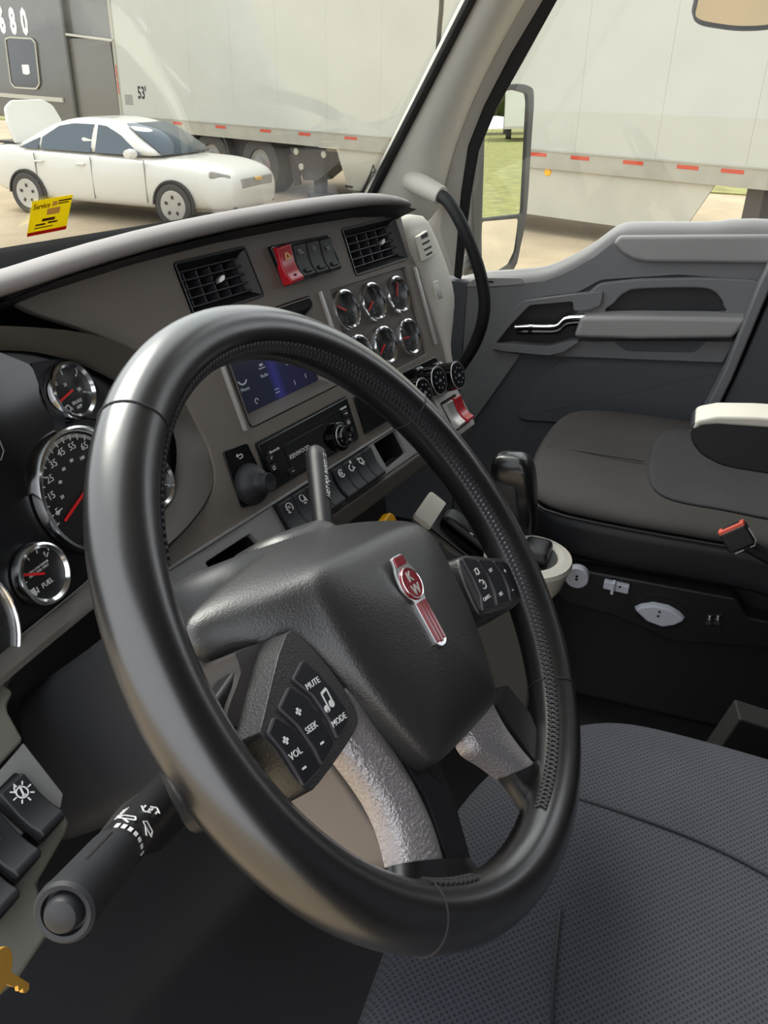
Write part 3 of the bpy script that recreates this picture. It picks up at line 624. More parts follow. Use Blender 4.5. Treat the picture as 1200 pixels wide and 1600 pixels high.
# greyish ground plate beside the display
part('side_plate', prism(rp(P([(86, 92), (95, 160), (150, 150), (165, 95), (150, 85), (110, 104)]), .004), -.004, -.0025), M_vinyl, ck)
def dial(name, u, v, rad, needle, numbers, **k):
    d = part(name, lathe([(rad*(.83 if rad < .04 else .92), -.004), (rad*(.83 if rad < .04 else .92), .0005), (0, .0006)], 48), M_face, ck, M=T(u*mm, v*mm, 0))
    gauge(d, rad, needle, numbers, **k); return d
def kang(px, py, c): x_, y_ = FK.px(px, py); return math.degrees(math.atan2(y_-c[1]*mm, x_-c[0]*mm))
dial('fuel_gauge', 0, 0, .0275, kang(24, 900, (0, 0)), [text_geo('FUEL', .0062, T(.002, -.010, 0)), text_geo('E', .0055, T(-.015, .010, 0)), text_geo('F', .0055, T(.013, .012, 0)), box(-.018, -.0125, -.013, -.006, 0, .0004), bar2(-.0125, -.010, -.010, -.012, .001), bar2(-.010, -.012, -.010, -.007, .001), text_geo('ULTRA LOW SULFUR', .0028, T(0, .006, 0)), text_geo('DIESEL FUEL ONLY', .0028, T(0, .003, 0))], a0=175, a1=35)
dial('brake_gauge', 120, 124, .0275, kang(84, 634, (120, 124)), [text_geo('30', .006, T(-.013, .011, 0)), text_geo('20', .0045, T(-.002, .007, 0)), text_geo('90', .005, T(.012, -.002, 0)), text_geo('BRAKE', .0045, T(.003, -.011, 0)), text_geo('APP', .0045, T(.003, -.016, 0)), ring2(-.011, -.013, .003, .0012, n=10), bar2(-.007, -.013, -.006, -.016, .001)], a0=200, a1=-20)
c_ = (86, 40)
a5, a55 = kang(74.8, 811.8, c_), kang(116.5, 712.6, c_)
if a5 < 0: a5 += 360
per = (a55-a5)/50
nums = []
for m_ in range(5, 90, 10):
    a = R_(a5+per*(m_-5)); nums.append(text_geo(str(m_), .0092, T(.0405*math.cos(a), .0405*math.sin(a), 0)))
for i in range(0, 86):
    a = R_(a5+per*(i-5)); L = .0055 if i % 5 == 0 else .0035
    nums.append(bar2(.0515*math.cos(a), .0515*math.sin(a), (.0515-L)*math.cos(a), (.0515-L)*math.sin(a), .0011 if i % 5 == 0 else .0005))
for m_ in range(20, 140, 20):
    a = R_(a5+per*(m_*.6214-5)); nums.append(text_geo(str(m_), .0045, T(.029*math.cos(a), .029*math.sin(a), 0)))
nums += [text_geo('MPH', .006, T(-.004, -.022, 0)), text_geo('km/h', .005, T(-.004, -.014, 0))]
sp_ = dial('speedometer', 86, 40, .059, kang(85, 834, c_), nums, ntick=2, a0=a5, a1=a5+1)
part('warning_lamp', ring2(.000, -.032, .0045, .0014, n=16), M_redp, sp_, M=T(0, 0, .0005))
dial('oil_gauge', 172, 8, .0275, 200, [text_geo('OIL', .006, T(0, -.010, 0))])
dial('tachometer', -99, 0, .059, 225, [text_geo('RPM', .007, T(0, -.022, 0))]+[text_geo(str(i*5), .009, T(.036*math.cos(R_(225-45*i)), .036*math.sin(R_(225-45*i)), 0)) for i in range(7)], ntick=13, a0=225, a1=-45)
# ------------------------------------------------------------------ switches on the silver strip
def bank(px0, px1, n, label, syms, grp):
    a = FS.px(*px0); b_ = FS.px(*px1); u0, u1 = a[0], b_[0]; w = (u1-u0)
    t = thing('switch_bank', label, 'switches', FS.M @ T((u0+u1)/2, -.0225, 0), grp)
    part('frame', prism(rrect(-w/2-.002, w/2+.002, -.0235, .0225, .004), -.004, .003), M_black, t, bev=.001)
    for k in range(n):
        pw = w/n
        r = part('rocker', rocker(pw-.001, .043, .003, .010), M_vinyl, t, M=T(-w/2+pw*(k+.5), 0, 0), bev=.0018)
        if k < len(syms): icon(syms[k], r, T(0, .011, .0104) @ RX(-4))
    return t
sy1 = [[ring2(0, 0, .0052, .001, n=16, a0=-60, a1=240), tx('TC', 0, 0, 0, .005), bar2(-.006, -.005, -.002, -.006, .001)], [ring2(-.001, .001, .004, .001, n=12), bar2(-.004, -.003, .004, -.003, .001), bar2(.003, .003, .005, -.005, .001), tx('OFF', 0, -.006, 0, .003)], [ring2(0, 0, .004, .0012, n=10), bar2(-.004, -.005, .004, -.005, .0012)], [bar2(-.004, 0, .004, 0, .002)]]
sy2 = [[ring2(0, 0, .0048, .0016, n=14, a0=40, a1=330), ring2(0, 0, .0018, .0012, n=8)], [ring2(-.001, -.001, .004, .0016, n=12, a0=80, a1=380), ring2(.003, .006, .0014, .0016, n=8), ring2(.005, -.003, .0008, .001, n=6)], [ring2(0, 0, .0038, .0018, n=10), bar2(-.006, .004, -.002, .005, .0015), bar2(.003, -.002, .006, -.004, .0015), bar2(-.001, -.005, .003, -.006, .0014)]]
bank((425, 791), (506, 738), 4, 'black rocker bank nearest the column, one rocker marked TC', sy1, 'rocker banks on the silver strip')
bank((509, 735), (571, 700), 4, 'black rocker bank beside the right cubby with a smooth end rocker', sy2, 'rocker banks on the silver strip')
rbM = FS.M @ T(FS.px(708, 650)[0]-.004, -.026, .002)
M_palesilver = mat('pale_silver_bezel', srgb(205, 203, 200), .35, metal=.4)
rb = thing('rocker_pair', 'silver-framed rocker pair with a red switch at the fascia end', 'switches', rbM)
part('frame', prism(rrect(-.032, .040, -.036, .036, .006), -.010, .006), M_palesilver, rb, bev=.002)
part('recess', prism(rrect(-.025, .026, -.028, .022, .003), .004, .0065), M_void, rb)
part('rocker', rocker(.023, .044, .006, .012), M_satin, rb, M=T(-.012, -.003, 0), bev=.002, label='pale rocker')
part('red_rocker', rocker(.023, .044, .006, .014), M_redlens, rb, M=T(.013, -.003, 0), bev=.002, label='red rocker')
# rockers left of the column
lab = ['topmost rocker left of the column, with a lamp symbol', 'middle rocker left of the column, with a slanted line symbol', 'lowest rocker left of the column, at the picture edge']
cs = [FL.px(44, 1262, .004), FL.px(4, 1322, .004), FL.px(-32, 1385, .004)]
for k in range(3):
    t = thing('rocker_switch', 'black rocker switch, '+lab[k], 'switch', FL.M @ T(cs[k][0], cs[k][1], .001), 'rocker switches left of the column')
    r = part('rocker', rocker(.0235, .046, .003, .011), M_vinyl, t, M=RZ(-3), bev=.002)
    part('frame', prism(rrect(-.0135, .0135, -.025, .025, .003), -.004, .003), M_black, t)
    if k == 0: g_ = [ring2(0, 0, .0042, .001, n=16)]+[bar2(.0055*math.cos(R_(a)), .0055*math.sin(R_(a)), .0085*math.cos(R_(a)), .0085*math.sin(R_(a)), .001) for a in range(0, 360, 45)]+[bar2(-.001, -.003, .002, .005, .0014), bar2(-.004, .003, -.001, .007, .001), bar2(-.002, -.002, .001, -.003, .001)]
    else: g_ = [bar2(-.004, -.005, .002, .006, .001), bar2(0, .006, .004, .005, .002), bar2(-.003, -.006, .004, .004, .001)]
    part('symbol', join(*g_), M_white, t, M=RZ(-3) @ T(0, .011, .0118) @ RX(-5))
# ------------------------------------------------------------------ steering wheel
_t = R_(40); e2 = V3((0, math.sin(_t), math.cos(_t))); e1 = V3((1, 0, 0)); _a = R_(16)
FW = Frame((-.5, 0, .78), e1*math.cos(_a)-e2*math.sin(_a), e1*math.sin(_a)+e2*math.cos(_a))
sw = thing('steering_wheel', 'black leather steering wheel with red hub badge and silver lower spokes', 'steering wheel', FW.M)
def wp(pts, d=0): return FW.pl(pts, d)
RR, rr = .208, .0196
rim = part('rim', torus(RR, rr, 128, 28), M_leather, sw, ang=80, label='worn black leather rim')
for a in (134, 37, -43, -126):
    part('seam', xf(torus(rr+.0001, .0007, 40, 6), RZ(a) @ T(RR, 0, 0) @ RX(90)), M_stitch, rim)
def stitch(a0, a1):
    gs = []; n = int((a1-a0)/360*2*math.pi*(RR-rr)/.0042)
    for i in range(n):
        a = a0+(a1-a0)*i/n
        for s in (-1, 1):
            p = []
            for k in (-1, 0, 1):
                ph = R_(180-28+s*k*12); q = V3((RR+(rr+.0004+(.0006 if k == 0 else 0))*math.cos(ph), 0, (rr+.0004)*math.sin(ph)*-1*-1))
                p.append(Matrix.Rotation(R_(a+k*.62), 4, 'Z') @ q)
            gs.append(tube(p, .0012, 5))
    return join(*gs)
for a0, a1 in ((37, 134), (-43, 37), (-80, -43), (134, 160), (-126, -112)):
    part('stitching', stitch(a0, a1), M_stitch, rim, label='braided stitching along the inner rim')
# airbag cover
hf_ = [(0, 38), (35, 38), (60, 37), (74, 33), (81, 27), (85, 17), (86, 3), (82, -45), (66, -88), (57, -107), (53, -111), (46, -113), (0, -114)]
hb_ = [(0, 64), (40, 63), (80, 56), (112, 49), (137, 42), (142, 32), (140, 14), (100, 2), (74, -85), (62, -108), (57, -113), (48, -116), (0, -117)]
def sym(h): return P(h)+[(-x*mm, y*mm) for x, y in h[::-1] if x]
F_, B_ = sym(hf_), sym(hb_)
def rg_(o, z): return [(x, y, z) for x, y in o]
cy0 = -.035
def sc_(o, k, z): return [(x*k, cy0+(y-cy0)*k, z) for x, y in o]
mid2 = [(a[0]*.55+b_[0]*.45, a[1]*.55+b_[1]*.45) for a, b_ in zip(F_, B_)]
pad = loft([rg_(B_, -.060), rg_(B_, -.044), sc_(B_, .992, -.040), rg_(mid2, -.012), rg_([(a*.85+c*.15, b*.85+d*.15) for (a, b), (c, d) in zip(F_, mid2)], .003), sc_(F_, .985, .0075), sc_(F_, .95, .0105), sc_(F_, .85, .0150), sc_(F_, .55, .0195), sc_(F_, .2, .0215)])
pd = part('airbag_cover', pad, M_pad, sw, sub=1, ang=80, label='grained dark airbag cover')
# badge
bd = part('badge', frustum(rp([(-.0075, .0185), (.0075, .0185), (.0085, .012), (.0125, .006), (.0140, -.004), (.0105, -.012), (.0075, -.016), (.0075, -.0475), (.003, -.0505), (-.003, -.0505), (-.0075, -.0475), (-.0075, -.016), (-.0105, -.012), (-.0140, -.004), (-.0125, .006), (-.0085, .012)], .003, 3), 0, rp([(-.0075, .0185), (.0075, .0185), (.0085, .012), (.0125, .006), (.0140, -.004), (.0105, -.012), (.0075, -.016), (.0075, -.0475), (.003, -.0505), (-.003, -.0505), (-.0075, -.0475), (-.0075, -.016), (-.0105, -.012), (-.0140, -.004), (-.0125, .006), (-.0085, .012)], .003, 3), .0022), M_chrome, sw, M=T(-.001, -.001, .0208), bev=.0005, label='chrome and red enamel badge')
part('enamel', prism(circ(0, -.003, .0118, 36, .0122), .002, .0034), M_red, bd, bev=.0008, label='red enamel disc')
part('crown', prism(rp([(-.0062, .0175), (.0062, .0175), (.007, .0105), (-.007, .0105)], .001), .002, .003), M_red, bd, bev=.0004)
for k in (-1, 0, 1):
    part('flute', prism(rp([(k*.0042-.0018, -.0165), (k*.0042+.0018, -.0165), (k*.0042+.0018, -.0475+abs(k)*.001), (k*.0042-.0018, -.0475+abs(k)*.001)], .0012), .002, .0033), M_red, bd, bev=.0006)
part('ring', torus(.0112, .0004, 36, 6), M_chrome, bd, M=T(0, -.003, .0034))
part('letters', join(text_geo('K', .0105, T(0, .0012, 0), ext=.0003), text_geo('W', .0105, T(0, -.0082, 0), ext=.0003)), M_satin, bd, M=T(0, 0, .0037))
part('airbag_mark', join(ring2(0, 0, .003, .0006, n=14), bar2(.002, .003, .004, .006, .0005)), M_vinyl, sw, M=T(*FW.px(701, 1031, .019), .0197))
# spokes
spL = [(545, 1085), (586, 1113), (643, 1191), (677, 1247), (714, 1347), (662, 1352), (645, 1343), (608, 1243), (552, 1169)]
dkL = [(575, 1085), (700, 1185), (725, 1250), (752, 1345), (712, 1350), (677, 1247), (643, 1191)]
spR = [(784, 1095), (812, 1140), (842, 1184), (818, 1208), (785, 1185), (752, 1164), (740, 1120)]
dkR = [(784, 1095), (800, 1060), (840, 1110), (856, 1150), (850, 1192), (842, 1184), (812, 1140)]
def resample(pts, n):
    Pq = [V3((x, y, 0)) for x, y in pts]; L = [0]
    for i in range(1, len(Pq)): L.append(L[-1]+(Pq[i]-Pq[i-1]).length)
    out = []
    for k in range(n):
        t = L[-1]*k/(n-1); i = max(j for j in range(len(L)-1) if L[j] <= t+1e-9); u = (t-L[i])/(L[i+1]-L[i]); out.append(Pq[i].lerp(Pq[i+1], u))
    return out
def arc_spoke(lp, rp__, h=.008, base=-.010):
    A, B = resample(sp2(wp(lp), 4), 14), resample(sp2(wp(rp__), 4), 14); rings = []
    for a_, b_ in zip(A, B):
        ring = [a_+V3((0, 0, base-.012))]
        for k in range(9):
            t = k/8; ring.append(a_.lerp(b_, t)+V3((0, 0, base+h*math.sin(math.pi*t)**.6 if 0 < t < 1 else base)))
        ring.append(b_+V3((0, 0, base-.012))); rings.append(ring)
    return loft(rings)
part('silver_spoke', arc_spoke([(535, 1075), (545, 1150), (575, 1195), (608, 1243), (632, 1295), (648, 1358)], [(560, 1070), (600, 1122), (648, 1190), (678, 1247), (700, 1300), (716, 1358)]), M_spokes, sw, ang=70, label='silver grained lower left spoke')
part('silver_spoke', arc_spoke([(740, 1105), (752, 1160), (785, 1185), (820, 1212)], [(782, 1090), (806, 1130), (828, 1163), (850, 1190)]), M_spokes, sw, ang=70, label='silver grained lower right spoke')
for q in (dkL, dkR):
    w_ = wp(q); part('spoke_side', frustum(rp(w_, .004, 3), -.030, inset(rp(w_, .004, 3), .002), -.006), M_black, sw, bev=.003, seg=3)
# leather swellings where the spokes meet the rim
part('spoke_collar', arc_spoke([(640, 1345), (640, 1372), (632, 1420)], [(752, 1338), (772, 1362), (800, 1400)], .009, -.008), M_leather, sw, ang=70)
part('spoke_collar', arc_spoke([(812, 1206), (824, 1222), (850, 1262)], [(852, 1182), (868, 1186), (905, 1188)], .009, -.008), M_leather, sw, ang=70)
# button pods
def text_on(s, px, size, z): return text_geo(s, size, T(*FW.px(*px, z), z))
bL = [[(473, 1033), (497, 1053), (520, 1080), (539, 1109), (542, 1128), (528, 1153), (515, 1122), (490, 1085), (459, 1060)],
      [(452, 1074), (478, 1092), (502, 1126), (521, 1163), (503, 1194), (492, 1170), (466, 1132), (437, 1105)],
      [(428, 1121), (455, 1137), (480, 1168), (500, 1199), (475, 1227), (462, 1204), (443, 1172), (420, 1145)]]
bR = [[(723, 872), (745, 876), (759, 900), (767, 930), (771, 948), (755, 953), (752, 930), (741, 905)],
      [(747, 875), (768, 877), (784, 902), (795, 939), (777, 945), (774, 925), (764, 900)],
      [(771, 877), (787, 879), (806, 897), (811, 919), (806, 934), (798, 938), (795, 918), (786, 897)]]
podL = [(440, 985), (478, 1000), (530, 1060), (560, 1115), (556, 1150), (500, 1232), (478, 1245), (455, 1225), (420, 1175), (398, 1150), (402, 1120)]
podR = [(712, 868), (760, 866), (800, 872), (815, 892), (820, 925), (812, 948), (790, 962), (757, 970), (735, 940)]
wing = [(360, 1015), (435, 990), (452, 995), (420, 1060), (395, 1125), (385, 1145), (352, 1140), (345, 1110), (366, 1050)]
M_edge = mat('button_outline', srgb(96, 92, 98), .4)
for pod, bs_, side in ((podL, bL, 'L'), (podR, bR, 'R')):
    w_ = sp2(wp(pod), 3, True)
    pb = part('button_pod', frustum(w_, -.030, inset(w_, .003), .0015), M_pad, sw, bev=.005, seg=3, label='rounded black pod of buttons on the %s spoke' % ('left' if side == 'L' else 'right'))
    for k, q in enumerate(bs_):
        w2 = rp(wp(q, .003), .0015, 3)
        part('button', prism(inset(w2, .0002), -.002, .0040), mat('button_black', srgb(24, 25, 32), .4) if 'button_black' not in bpy.data.materials else bpy.data.materials['button_black'], pb, bev=.0006)
        plate('button_edge', inset(w2, -.0005), [inset(w2, .0003)], -.001, .0032, M_edge, pb)
    z = .0043
    if side == 'L':
        def pm(px, py, s, plus): 
            x_, y_ = FW.px(px, py, z); return join(*([xf(bar2(-s, 0, s, 0, s*.7), T(x_, y_, z))]+([xf(bar2(0, -s, 0, s, s*.7), T(x_, y_, z))] if plus else [])))
        gs = [text_on('MUTE', (489, 1068), .0052, z), text_on('MODE', (530, 1125), .0052, z), text_on('SEEK', (487, 1137), .0052, z), text_on('VOL', (462, 1178), .0056, z), pm(466, 1112, .0022, 1), pm(446, 1157, .0022, 1), pm(503, 1161, .0016, 0), pm(475, 1200, .0016, 0)]
        nx, ny = FW.px(510, 1095, z)
        gs += [xf(join(ring2(-.0028, -.004, .0012, .0022, n=10), ring2(.0028, -.003, .0012, .0022, n=10), bar2(-.0012, -.004, -.0012, .005, .0009), bar2(.0044, -.003, .0044, .006, .0009), bar2(-.0012, .005, .0044, .006, .0016)), T(nx, ny, z))]
    else:
        gs = [text_on('CANCL', (761, 934), .0042, z), text_on('SET', (767, 891), .0042, z), text_on('RES', (783, 928), .0042, z)]
        nx, ny = FW.px(755, 913, z); gs += [xf(join(ring2(0, 0, .0038, .0008, n=16, a0=-140, a1=110), bar2(0, 0, .002, .002, .0008), bar2(-.004, .003, -.002, .005, .0008)), T(nx, ny, z))]
        nx, ny = FW.px(745, 893, z); gs += [xf(join(ring2(0, 0, .0028, .0008, n=12), bar2(-.004, .002, .004, .002, .0007), bar2(-.004, -.002, .004, -.002, .0007)), T(nx, ny, z))]
        for (a, b_), pl_ in (((789, 892), 1), ((801, 922), 0)):
            nx, ny = FW.px(a, b_, z); gs += [xf(bar2(-.0014, 0, .0014, 0, .0008), T(nx, ny, z))]+([xf(bar2(0, -.0014, 0, .0014, .0008), T(nx, ny, z))] if pl_ else [])
    part('lettering', join(*gs), M_white, pb)
w_ = sp2(wp(wing, -.02), 3, True)
part('spoke_wing', frustum(w_, -.045, inset(w_, .003), -.018), M_wing, sw, bev=.004, seg=3)
wr = [(-x, y) for x, y in w_]
part('spoke_wing', frustum(wr, -.045, inset(wr, .003), -.018), M_black, sw, bev=.004, seg=3)
part('spoke_arm', prism(rp(P([(-205, -62), (205, -62), (205, -20), (90, 20), (-90, 20), (-205, -20)]), .01), -.040, -.022), M_black, sw, bev=.004)
# ------------------------------------------------------------------ steering column
cm = thing('steering_column', 'dark steering column shroud with wiper stalk and brake lever', 'steering column', FW.M)
def rr2(a, b_, k=.02): return rrect(-a, a, -b_, b_, k, 5)
part('shroud', loft([[(x, y, z) for x, y in rr2(a, b_, .03)] for a, b_, z in ((.060, .050, -.052), (.078, .068, -.065), (.085, .075, -.10), (.082, .074, -.16), (.075, .07, -.24), (.07, .065, -.42))]), M_vinyl, cm, ang=60, label='dark plastic shroud')
lc_ = [FW.px(*p, -.10) for p in [(500, 1175), (548, 1125), (600, 1170), (650, 1260), (660, 1350), (618, 1345), (560, 1260)]]
part('lower_cover', prism(rp(lc_, .01), -.16, -.10), M_panel, cm, bev=.008, label='brown-grey lower column cover')
part('upper_hump', loft([[(x+.045, y+.045, z) for x, y in rr2(a, b_, .02)] for a, b_, z in ((.03, .02, -.058), (.045, .032, -.07), (.05, .036, -.11), (.04, .03, -.18))]), M_pad, cm, sub=1, ang=60)
lv = [V3((*FW.px(*p, d), d)) for p, d in (((510, 850), -.082), ((505, 822), -.085), ((500, 775), -.09), ((495, 722), -.095), ((493, 708), -.096), ((492.5, 702), -.0965))]
lo_ = part('brake_lever', tube(lv, [.0085, .0088, .0092, .0102, .0095, .006], 20), M_black, cm, label='grey-black brake lever with a lettered side')
F3 = Frame(FW.w(*lv[2].lerp(lv[3], .5)), (FW.M.to_3x3() @ (lv[3]-lv[2])), ray(540, 750)*-1)
F3 = Frame(F3.o, F3.x, F3.z.cross(F3.x)) if False else F3
fx = (FW.M.to_3x3() @ (lv[3]-lv[2])).normalized(); fz = (-ray(505, 750).normalized()*.72+CR*.7); fz = (fz-fx*fz.dot(fx)).normalized()
F3 = Frame(FW.w(*lv[2].lerp(lv[3], .45))+fz*.0098, fx, fz.cross(fx))
part('lettering', text_geo('NOT FOR PARKING', .0062, Matrix.Identity(4)), M_white, lo_, M=rel(FW.M, F3.M))
part('label_strip', prism(rp(P([(-28, -3.2), (28, -3.2), (28, 3.2), (-28, 3.2)]), .001), -.004, -.0002), M_blackm, lo_, M=rel(FW.M, F3.M))
# wiper stalk on the left
E0 = aty(268, 1232, .085); E1 = aty(98, 1428, .045)
ax = (E1-E0); LEN = ax.length; ax.normalize(); upv = (-ray(180, 1330)).normalized(); upv = (upv-ax*upv.dot(ax)).normalized()
FA = Frame(E0, upv, ax.cross(upv))      # local z along the stalk towards its end, x faces the viewer
st = part('wiper_stalk', xf(lathe([(.0105, -.05), (.0108, -.01), (.0122, 0), (.0124, LEN*.5), (.0124, LEN*.66)], 40), Matrix.Identity(4)), M_black, cm, M=rel(FW.M, FA.M), label='thick black wiper stalk with white symbols')
part('grip_sleeve', lathe([(.0122, LEN*.615), (.0131, LEN*.62), (.0134, LEN*.65), (.0136, LEN*.93), (.0140, LEN*.965), (.0137, LEN*.99), (.0122, LEN*1.0), (.0100, LEN*.997), (.0096, LEN*.97), (0, LEN*.97)], 40), M_vinyl, st, ang=30)
part('end_button', lathe([(.0084, LEN*.95), (.0082, LEN*1.0), (.0070, LEN*1.02), (.004, LEN*1.032), (0, LEN*1.035)], 32), M_vinyl, st)
part('groove', xf(box(.0128, .0138, -.0006, .0006, LEN*.65, LEN*.85), RZ(38)), M_void, st)
def onst(g, ang, z, rad=.0125, flip=0): return xf(g, RZ(ang) @ T(rad, 0, z) @ Matrix(((0, 0, 1, 0), (1, 0, 0, 0), (0, 1, 0, 0), (0, 0, 0, 1))) @ RZ(flip))
gs = []
for k, (s, h) in enumerate(((1, .0050), (1, .0046), (1, .004), (1, .0034), (1, .0028), (1, .0024), (1, .004))):
    gs.append(onst(bar2(0, -h/2, 0, h/2, .0022 if k < 6 else .001), 42-16*k, LEN*.585))
wipe = join(bar2(-.003, .003, .003, .003, .0008), bar2(-.003, .003, -.0045, -.001, .0008), bar2(.003, .003, .0045, -.001, .0008), bar2(-.0045, -.001, .0045, -.001, .0008), bar2(-.002, -.001, .002, -.005, .0009))
gs += [onst(wipe, 34, LEN*.52, flip=180), onst(wipe, -20, LEN*.50, flip=180)]
arr = join(bar2(-.006, .002, -.0025, .005, .001), bar2(-.006, .002, -.0025, -.001, .001), bar2(-.0025, .0035, .0005, .0035, .001), bar2(-.0025, .0005, .0005, .0005, .001), bar2(.006, -.002, .0025, .001, .001), bar2(.006, -.002, .0025, -.005, .001), bar2(.0025, -.0005, -.0005, -.0005, .001), bar2(.0025, -.0035, -.0005, -.0035, .001))
gs += [onst(arr, 5, LEN*.40, .0124, 90), onst(text_geo('WASH', .0050), 66, LEN*.46, .0125, 90)]
part('symbols', join(*gs), M_white, st)
part('stalk_boot', loft([[(x, y, z) for x, y in rr2(a, b_, .006)] for a, b_, z in ((.008, .010, .0), (.009, .012, .025), (.007, .010, .055), (.003, .006, .062))]), M_blackm, st, M=T(-.020, .004, .0), bev=.002)
# ------------------------------------------------------------------ yellow brake knob, keys
Fy = tilt_frame(F2.w(FS.px(598, 800)[0]+.045, -.045, .02), 11, 10)
yk = thing('brake_knob', 'yellow parking brake knob below the switch strip', 'knob', Matrix.Translation(aty(601, 826, .16)) @ RX(62))
part('knob', prism(rp([(-.017, -.010), (-.010, -.017), (.010, -.017), (.017, -.010), (.017, .010), (.010, .017), (-.010, .017), (-.017, .010)], .003), 0, .014), M_yellow, yk, bev=.003)
part('stem', xf(lathe([(.006, 0), (.006, .15)], 16), T(0, 0, -.15)), M_black, yk)
part('plate', prism(rrect(-.045, -.016, -.006, .006, .002), .001, .006), M_yellow, yk, label='yellow tab')
kp = aty(8, 1529, .10); Fk = Frame(kp, (aty(50, 1552, .10)-aty(0, 1521, .10)), CU)
ky = thing('key', 'brass key hanging at the lower left dashboard edge', 'key', Fk.M)
part('blade', prism([(0, .0035), (.024, .0035), (.026, .001), (.024, -.001), (.021, -.0015), (.019, .0), (.016, -.002), (.013, 0), (.010, -.0015), (0, -.002)], -.001, .001), M_brass, ky)
part('bow', prism(circ(-.009, .001, .011, 24), -.0012, .0012), M_brass, ky, bev=.0005)
k2 = dup(ky, Fk.M @ T(-.003, -.0055, .004) @ RZ(-4), 'silvery second key under the brass key at lower left')
for c in k2.children: c.data = c.data.copy(); c.data.materials.clear(); c.data.materials.append(M_satin)
# ------------------------------------------------------------------ seats
def cushion(outline, levels, zslope=lambda x, y: 0):
    cx = sum(p[0] for p in outline)/len(outline); cy = sum(p[1] for p in outline)/len(outline)
    rings = []
    for k, z in levels:
        rings.append([(cx+(x-cx)*k, cy+(y-cy)*k, z+zslope(cx+(x-cx)*k, cy+(y-cy)*k)) for x, y in outline])
    return loft(rings)
ds = thing('driver_seat', 'dark grey perforated fabric driver seat below the steering wheel', 'seat', T(-.5, -.3, 0)); DSM = T(-.5, -.3, 0)
ol = [(-.30, .26), (-.14, .275), (.0, .275), (.12, .255), (.215, .21), (.275, .14), (.29, .05), (.29, -.1), (.285, -.25), (.0, -.28), (-.28, -.25), (-.30, .0)]
ol = sp2(ol, 3, True)
zs = lambda x, y: -.025*max(0, -(y-.15)/.4)
part('cushion', cushion(ol, [(.98, .38), (1.0, .41), (1.0, .452), (.985, .478), (.95, .494), (.88, .503), (.70, .505), (.45, .502), (.2, .500)], zs), M_fabric, ds, sub=1, ang=80, label='perforated fabric seat cushion')
def seam(pts, z, parent, PM, m=M_vinyl, r=.0016):
    path = smooth_path([atz(a, b, z) for a, b in pts], 6)
    return part('seam', xf(tube(path, r, 6), PM.inverted()), m, parent)
for q in ([(862, 1640), (864, 1560), (868, 1500), (876, 1420)], [(905, 1248), (970, 1268), (1060, 1300), (1140, 1335), (1215, 1375)]):
    P_ = []
    for a, b in q:
        p = atz(a, b, .50)
        for _ in range(4): p = atz(a, b, .5035+zs(p.x+.5, p.y+.3))
        P_.append(p-V3((0, 0, .0004)))
    part('seam', xf(tube(smooth_path(P_, 6), .0013, 6), DSM.inverted()), M_vinyl, ds)
part('seat_base', box(-.10, .24, -.25, .05, 0, .39), M_blackm, ds, bev=.02)
lvp = [atz(1165, 1095, .42), atz(1215, 1140, .42)]
part('backrest', loft([[(x, -.27-.12*(z/.6)+y, .45+z) for x, y in rrect(-.26+.05*z, .26-.05*z, -.11, .0, .05, 4)] for z in (0, .08, .3, .5, .62, .68)]), M_fabric, ds, sub=1, ang=80)
tag(part('belt_latch', xf(join(box(-.018, .020, -.06, .025, -.38, 0)), T(*atz(1182, 1118, .40)) @ RX(14) @ RZ(10)), M_void, bev=.003), 'black belt stalk with a bright edge inboard of the driver seat', 'seat belt')
# passenger seat
PSM = T(.64, -.2, 0); ps = thing('passenger_seat', 'dark passenger seat with brownish cushion and grey lever controls', 'seat', PSM)
ol2 = [(-.25, .20), (-.17, .245), (0, .26), (.17, .245), (.24, .20), (.26, .10), (.26, -.15), (.25, -.3), (-.25, -.3), (-.265, -.15), (-.268, .05)]
ol2s = sp2(ol2, 3, True)
part('cushion', cushion(ol2s, [(1.0, .405), (1.005, .415), (.99, .424), (.95, .431), (.86, .434), (.6, .432), (.3, .428), (.15, .427)]), M_fabric2, ps, sub=1, ang=80, label='brown-grey cloth cushion top')
part('side_band', cushion(ol2s, [(.96, .315), (.985, .33), (1.0, .37), (1.003, .402), (.98, .412)]), M_vinyl, ps, sub=1, ang=80, label='black vinyl cushion side')
pipe = [(x*1.008, y*1.006-.0003, .4075) for x, y in ol2s]; pipe.append(pipe[0])
part('piping', tube(pipe, .0028, 6), M_blackm, ps)
ins = sp2([(-.17, .02), (0, .045), (.17, .02), (.19, -.1), (.17, -.26), (-.17, -.26), (-.19, -.1)], 3, True)
part('centre_insert', cushion(ins, [(1.0, .4305), (.985, .4345), (.9, .4385), (.6, .440), (.2, .4395)]), mat('seat_insert_cloth', srgb(69, 68, 71), .9, bump=.4, bscale=900, var=.25, vscale=6, spec=.2), ps, sub=1, ang=80, label='bluish grey cushion insert')
for q in ([(-.02, .05), (-.02, .24)],):
    part('seam', tube(smooth_path([(x, y, .4325) for x, y in q], 5), .0014, 6), M_vinyl, ps)
